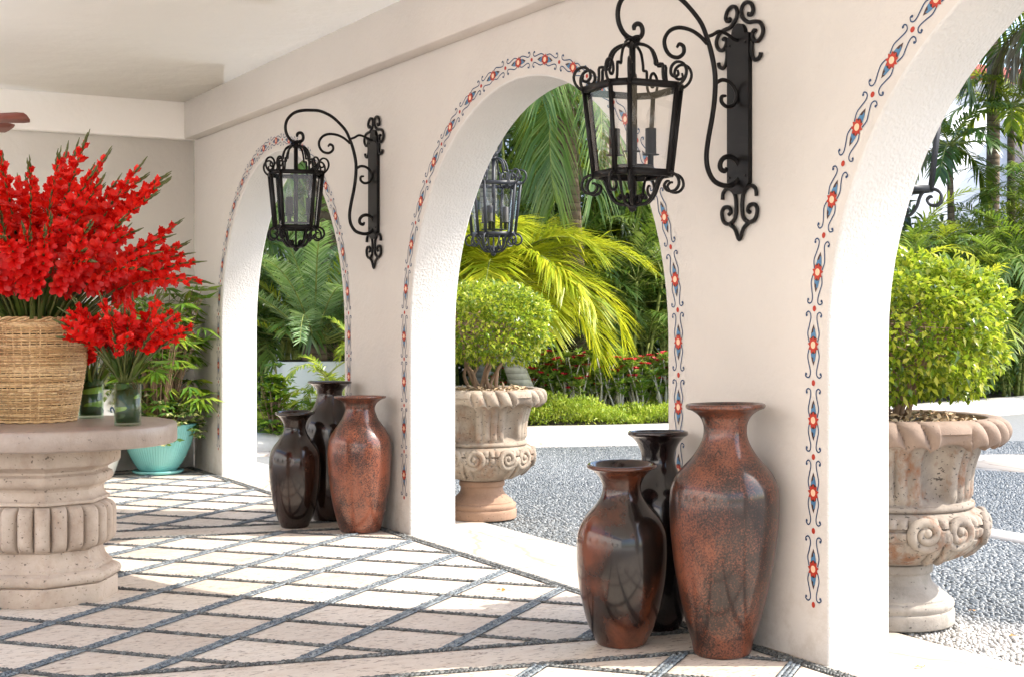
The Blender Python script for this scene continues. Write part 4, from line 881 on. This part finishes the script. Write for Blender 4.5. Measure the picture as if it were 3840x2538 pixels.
# ---------------------------------------------------------------- the garden beyond the arches
def palm(label, base, crown, nf, L, mats, el=(.2, 1.2), bend=1.6, tr=(.14, .09), tm='trunk_w', seed=1, ll=.5, lw=.04, n=38, droop=.4, azr=(0, 2*pi), name='palm_tree', cat='palm tree', group=None, skirt=0, la=55):
    r = thing(name, label, cat, tuple(base), 0, group); b, c = np.array(base, float), np.array(crown, float); rs = random.Random(seed)
    mid = (b+c)/2+np.array((rs.uniform(-.08, .08), rs.uniform(-.08, .08), 0)); ptrunk('trunk', r, [b-b, mid-b, c-b], [tr[0]*1.25, tr[0], tr[1]], M[tm])
    mb = MB()
    for k in range(nf):
        a = azr[0]+(azr[1]-azr[0])*((k*.618034) % 1)+rs.uniform(-.15, .15); e = el[0]+(el[1]-el[0])*(k+.5)/nf; frond(mb, c-b+np.array((0, 0, .05)), a, e, L*rs.uniform(.8, 1.1), bend*rs.uniform(.8, 1.2), n, ll, lw, la, droop, 1, 0, rs.uniform(-.2, .2), .02)
    for k in range(skirt): frond(mb, c-b, k*2.4, -.5, L*.6, .9, 20, ll*.8, lw, 30, 1.0, 1, 2, 0, .02)
    mb.build('crown', [M[mats], M['cane'], M['straw']], r); return r
def areca(label, S, d, H, mats, seed, nc=9, L=1.7, spread=.5, ll=.42, nf=6, group='cane palms packed behind the flower bed', base_z=.13, lw=.032, n=24, cm='cane'):
    x, y = cam_xy(S, d); r = thing('cane_palm', label, 'palm', (x, y, base_z), 0, group); rs = random.Random(seed); mc, mb = MB(), MB()
    for k in range(nc):
        a = rs.uniform(0, 2*pi); q = rs.uniform(.1, spread); p0 = np.array((q*cos(a)*.5, q*sin(a)*.5, -.05)); h = H*rs.uniform(.25, .92); p1 = np.array((q*cos(a)*1.5, q*sin(a)*1.5, h))
        mc.tube([p0, (p0+p1)/2+np.array((.03, 0, 0)), p1], [.030, .022], 7, smooth=3)
        for j in range(nf):
            frond(mb, p1, a+j*2.4+rs.uniform(-.3, .3), rs.uniform(.5, 1.35), L*rs.uniform(.7, 1.1), rs.uniform(1.0, 2.0), n, ll, lw, 52, rs.uniform(.2, .6), 1, 0, rs.uniform(-.25, .25), .010)
    mc.build('canes', M[cm], r); mb.build('crown', [M[mats], M['cane']], r); return r
M['straw'] = leafm('dry_palm_frond', [(0, (.12, .085, .05)), (.6, (.26, .20, .13)), (1, (.42, .36, .27))], .2, .6, (.3, .25, .12))
# golden palm with its pale leaning trunk
b = np.array((*cam_xy(2010, 17.7), .12)); c = xyz(1850, 1100, 17.0)
gp = palm('golden green palm with a pale leaning trunk behind the sandy urn', b, c, 32, 1.8, 'palm_y', (.30, 1.35), 1.7, (.125, .10), 'trunk_w', 3, .72, .026, 84, .35, name='golden_palm')
# tall palm whose fronds hang into the top of the middle arch
palm('tall green palm whose long fronds hang into the top of the middle arch', (*cam_xy(2180, 20.5), .12), xyz(2110, 235, 18.2), 26, 3.0, 'palm_g', (-.35, 1.1), 1.75, (.14, .10), 'trunk_b', 9, .66, .021, 84, .85, name='coconut_palm', skirt=4)
palm('slim pale trunked palm mostly hidden behind the bush in the sandy urn', (*cam_xy(1828, 20), .12), xyz(1840, 300, 20), 14, 2.4, 'palm_m', (-.2, 1.2), 1.6, (.13, .10), 'trunk_w', 12, .55, .04, 40, .6, name='coconut_palm')
k = 0
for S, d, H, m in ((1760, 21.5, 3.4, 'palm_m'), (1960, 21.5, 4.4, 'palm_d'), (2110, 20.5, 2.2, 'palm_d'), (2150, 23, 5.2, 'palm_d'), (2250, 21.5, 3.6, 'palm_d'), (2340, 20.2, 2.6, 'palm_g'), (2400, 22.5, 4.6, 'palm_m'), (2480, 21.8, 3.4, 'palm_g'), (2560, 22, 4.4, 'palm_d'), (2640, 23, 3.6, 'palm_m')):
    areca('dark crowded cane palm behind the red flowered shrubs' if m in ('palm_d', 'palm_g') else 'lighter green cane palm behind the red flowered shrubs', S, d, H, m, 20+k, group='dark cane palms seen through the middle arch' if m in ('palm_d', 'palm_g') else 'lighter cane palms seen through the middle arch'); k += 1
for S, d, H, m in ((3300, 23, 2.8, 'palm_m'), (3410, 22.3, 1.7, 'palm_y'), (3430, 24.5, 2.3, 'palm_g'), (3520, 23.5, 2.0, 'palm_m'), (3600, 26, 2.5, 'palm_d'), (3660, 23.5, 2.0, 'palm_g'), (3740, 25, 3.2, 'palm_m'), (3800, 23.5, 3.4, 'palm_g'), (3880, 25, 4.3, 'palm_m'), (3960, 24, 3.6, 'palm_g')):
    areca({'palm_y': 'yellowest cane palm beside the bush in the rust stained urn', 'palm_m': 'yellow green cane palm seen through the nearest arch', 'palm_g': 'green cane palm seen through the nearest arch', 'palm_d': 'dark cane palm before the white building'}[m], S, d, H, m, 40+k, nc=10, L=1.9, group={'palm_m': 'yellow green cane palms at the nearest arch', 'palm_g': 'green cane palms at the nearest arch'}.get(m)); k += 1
palm('tall grey trunked palm before the white building, its crown above the photo', (*cam_xy(3700, 27), .12), xyz(3705, -420, 27), 14, 2.6, 'palm_d', (-.3, 1.2), 1.6, (.12, .10), 'trunk_b', 15, .6, .05, 30, .7, name='tall_palm')
palm('tall palm with a skirt of drooping grey fronds at the top corner', (*cam_xy(3905, 25), .12), xyz(3890, 60, 25), 16, 2.2, 'palm_d', (-.4, 1.2), 1.8, (.12, .10), 'trunk_b', 17, .6, .05, 34, .8, name='tall_palm', skirt=8)
palm('small dark fan shaped palm against the pale building wall', (*cam_xy(3590, 25), .12), xyz(3560, 560, 25), 12, 1.5, 'palm_d', (-.1, 1.2), 1.4, (.07, .05), 'trunk_b', 19, .5, .05, 26, .6, name='fan_palm')
palm('upright green palm beside the tall grey trunk', (*cam_xy(3800, 26), .12), xyz(3790, 420, 26), 14, 1.9, 'palm_m', (.1, 1.3), 1.4, (.08, .06), 'trunk_b', 23, .5, .05, 28, .5, name='palm_tree')
# seen through the far arch
pb_ = thing('planter_box', 'white square planter box holding the cycad', 'planter', (*cam_xy(1165, 17.2), .1), -radians(8))
MB().box((-.44, -.42, 0), (.44, .42, .80)).build('box', M['planter'], pb_, smooth=False, bevel=.02); MB().box((-.40, -.38, .78), (.40, .38, .803)).build('earth', M['soil'], pb_, smooth=False)
cy = thing('cycad', 'big cycad with stiff arching fronds in the white planter', 'cycad', (*cam_xy(1180, 17.2), .88)); mb = MB(); rs = random.Random(4)
MB().tube([(0, 0, -.1), (0, 0, .22)], [.17, .14], 12).build('trunk', M['trunk_b'], cy)
for k in range(34):
    a = k*2.39996; e = .30+1.1*k/34; frond(mb, np.array((0, 0, .18)), a, e, rs.uniform(2.1, 2.7), .85+rs.uniform(-.2, .3), 96, .28, .018, 62, .1, 1, 2 if k % 9 == 4 else 0, rs.uniform(-.12, .12), .014)
mb.build('crown', [M['cycad'], M['cane'], M['palm_y']], cy)
areca('green caned palm beside the white planter', 985, 17.6, 2.6, 'palm_g', 61, 11, 1.2, .40, group=None)
areca('feathery yellow green palm in front of the white planter', 1275, 15.1, 1.0, 'palm_m', 62, 6, .75, .14, .16, 3, group=None, lw=.02)
areca('dense green palm beyond the cycad', 1120, 20.5, 4.2, 'palm_d', 63, 10, 1.9, .6, group=None)
areca('green palm behind the farthest arch pier', 900, 20, 4.0, 'palm_g', 64, 9, 1.9, .6, group=None)
areca('green palm hidden behind the pier left of the middle arch', 1430, 20.5, 4.2, 'palm_d', 65, 9, 1.9, .6, group=None)
palm('rough brown trunked palm beyond the cycad', (*cam_xy(1235, 19.5), .12), xyz(1225, 560, 19.5), 18, 2.2, 'palm_g', (-.3, 1.1), 1.6, (.24, .30), 'trunk_b', 29, .5, .04, 34, .5, name='date_palm')
gw = thing('garden_wall', 'pale grey garden wall beyond the cycad', 'wall', (*cam_xy(1260, 21.5), .1), -radians(29)); MB().box((-.9, 0, 0), (1.1, .2, 2.3)).box((-.93, -.03, 2.303), (1.13, .23, 2.37)).build('wall_body', M['planter'], gw, smooth=False)
def shrub(lab, S, d, z, R, n, ls, m='shrub', name='shrub'):
    x, y = cam_xy(S, d); r = thing(name, lab, 'shrub', (x, y, .12)); mb, mt = MB(), MB(); nc = max(6, n//8)
    for k in range(nc):
        c = RNG.normal(0, .48, 3)*np.array((R, R, R*1.3)); c[2] = abs(c[2])*1+RNG.uniform(0, z); mt.tube([(c[0]*.2, c[1]*.2, 0), tuple(c*.6), tuple(c)], [.006, .003], 4, smooth=2)
        aa = np.arange(8)*pi/4+RNG.uniform(0, 1); D = np.stack([np.cos(aa), np.sin(aa), np.full(8, .25)], -1)+RNG.normal(0, .2, (8, 3)); leaves(mb, np.repeat(c[None], 8, 0), D, ls*RNG.uniform(.7, 1.2, 8), ls*.42, .15, curl=.2)
    mb.build('foliage', M[m], r); mt.build('stems', M['twig'], r)
shrub('glossy leafed shrub at the left foot of the white planter', 1030, 15.5, .55, .19, 650, .13)
shrub('small sprig of round leaves before the white planter', 1185, 15.3, .45, .12, 110, .10)
# low hedge, red flowered shrubs, undergrowth
def along(x0, x1, o0, o1, n):
    X = RNG.uniform(x0, x1, n); return X, bed_y(X)+RNG.uniform(o0, o1, n)
n = 42000; X, Y = along(5.2, 12.5, .50, 1.45, n); hh = .24+.08*np.sin(X*3.1)+.06*np.sin(X*7+Y*5)+.03*np.sin(X*17); Z = .13+hh*np.sqrt(RNG.uniform(0, 1, n)); mb = MB()
leaves(mb, np.stack([X, Y, Z], -1), rdir(n, 1.2), RNG.uniform(.03, .065, n), RNG.uniform(.010, .02, n), .2); tag(mb.build('ground_cover', M['hedge']), 'low yellow green ground cover along the pale kerb', 'ground cover', kind='stuff')
n = 26000; X, Y = along(12.5, 34, .5, 1.9, n); Z = .13+(.75+.12*np.sin(X*2.3)+.08*np.sin(X*6+Y*4))*RNG.uniform(0, 1, n)**.6; mb = MB()
leaves(mb, np.stack([X, Y, Z], -1), rdir(n, .4), RNG.uniform(.06, .12, n), RNG.uniform(.03, .05, n), .2); tag(mb.build('hedge', M['shrub_d'] if 'shrub_d' in M else M['palm_d']), 'dark leafy hedge behind the kerb beyond the nearest arch', 'hedge', kind='stuff')
def desert_rose(S, d, seed, H):
    x, y = cam_xy(S, d); r = thing('desert_rose', 'leggy pale stemmed shrub with pink red flowers behind the low ground cover', 'flowering shrub', (x, y, .12), 0, 'red flowered shrubs behind the ground cover'); rs = random.Random(seed); ms, ml, mf = MB(), MB(), MB()
    for k in range(9):
        a = k*.7+seed; q = rs.uniform(.05, .28); h = H*rs.uniform(.65, 1.1); p = np.array((q*cos(a), q*sin(a), h)); m_ = np.array((q*.6*cos(a+.4), q*.6*sin(a+.4), h*.55)); ms.tube([(0, 0, 0), m_, p], [.016, .011, .007], 6, smooth=3)
        tips = [p, m_*1.0+np.array((.02, 0, .05)), (m_+p)/2]
        for j in range(2): e = m_+np.array((rs.uniform(-.15, .15), rs.uniform(-.15, .15), h*.35)); ms.tube([m_, e], [.009, .006], 5); tips.append(e)
        for t in tips:
            aa = np.arange(16)*2.4+rs.random(); D = np.stack([np.cos(aa), np.sin(aa), RNG.uniform(.1, 1.2, 16)], -1); leaves(ml, np.repeat(t[None], 16, 0)-RNG.uniform(0, .07, (16, 1))*np.array((0, 0, 1.)), D, .10*RNG.uniform(.7, 1.2, 16), .044, .15, curl=.1)
            if rs.random() < .42:
                for u in range(3): c = t+np.array((rs.uniform(-.03, .03), rs.uniform(-.03, .03), .03)); aa = np.arange(5)*2*pi/5+u; D = np.stack([np.cos(aa), np.sin(aa), np.full(5, .5)], -1); leaves(mf, np.repeat(c[None], 5, 0), D, .052, .044, .1)
    ms.build('stems', M['pale_twig'], r); ml.build('foliage', M['rose_leaf'], r)
    if mf.n: mf.build('flowers', M['rose'], r)
M['rose'] = plain('pink_red_petal', (.62, .03, .05), .5)
for i, S in enumerate(range(1900, 2640, 42)): desert_rose(S+random.randint(-10, 10), 17.75+.35*(i % 2)+random.uniform(-.1, .1), i*3+1, .74+random.uniform(-.08, .12))
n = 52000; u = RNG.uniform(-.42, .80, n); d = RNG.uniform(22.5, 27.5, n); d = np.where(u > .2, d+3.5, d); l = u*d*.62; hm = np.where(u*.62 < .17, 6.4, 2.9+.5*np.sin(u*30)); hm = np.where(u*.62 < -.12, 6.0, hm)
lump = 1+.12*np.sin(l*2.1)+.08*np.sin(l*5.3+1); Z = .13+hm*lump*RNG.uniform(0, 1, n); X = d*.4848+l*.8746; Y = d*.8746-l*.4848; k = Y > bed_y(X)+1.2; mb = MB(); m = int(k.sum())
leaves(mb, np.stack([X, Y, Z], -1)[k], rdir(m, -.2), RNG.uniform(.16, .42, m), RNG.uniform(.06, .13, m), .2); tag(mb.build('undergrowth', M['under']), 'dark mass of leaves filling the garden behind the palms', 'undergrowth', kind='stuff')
# white building
bd = thing('white_building', 'white painted building with a coral red coping behind the palms', 'building', (20, 34, 0)); bd.location = (0, 0, 0)
MB().box((20, 33, 0), (60, 48, 9.1)).build('wall', M['build'], bd, smooth=False)
MB().box((19.6, 32.6, 9.105), (60.4, 48.4, 9.55)).build('coping', M['coral'], bd, smooth=False); MB().box((19.8, 32.8, 8.75), (60.2, 32.997, 9.1)).build('cornice', M['build'], bd, smooth=False)
MB().box((37.0, 31.6, 0), (44, 32.79, 8.4)).build('bay', M['pinkb'], bd, smooth=False)
# fallen leaves
lf = plain('dry_orange_leaf', (.48, .20, .03), .6)
for i, (S, y, l) in enumerate(((3652, 2293, 'small dry leaf on the pebbles near the urn foot'), (3805, 2388, 'brightest orange dry leaf on the pebbles'), (3455, 2505, 'yellow dry leaf in a joint of the flagstones'), (1880, 2215, 'dry leaf on the sunlit paving'))):
    d = 1.4*5333/(y-1196); x, yy_ = cam_xy(S, d); mb = MB(); leaves(mb, np.array([(0, 0, .004), (.0, 0, .006)]), np.array([(1, .3, .1), (-.8, .5, .12)]), .028, .02, .2); o = mb.build('fallen_leaf', lf); o.location = (x, yy_, .001); tag(o, l, 'leaf', 'dry fallen leaves')
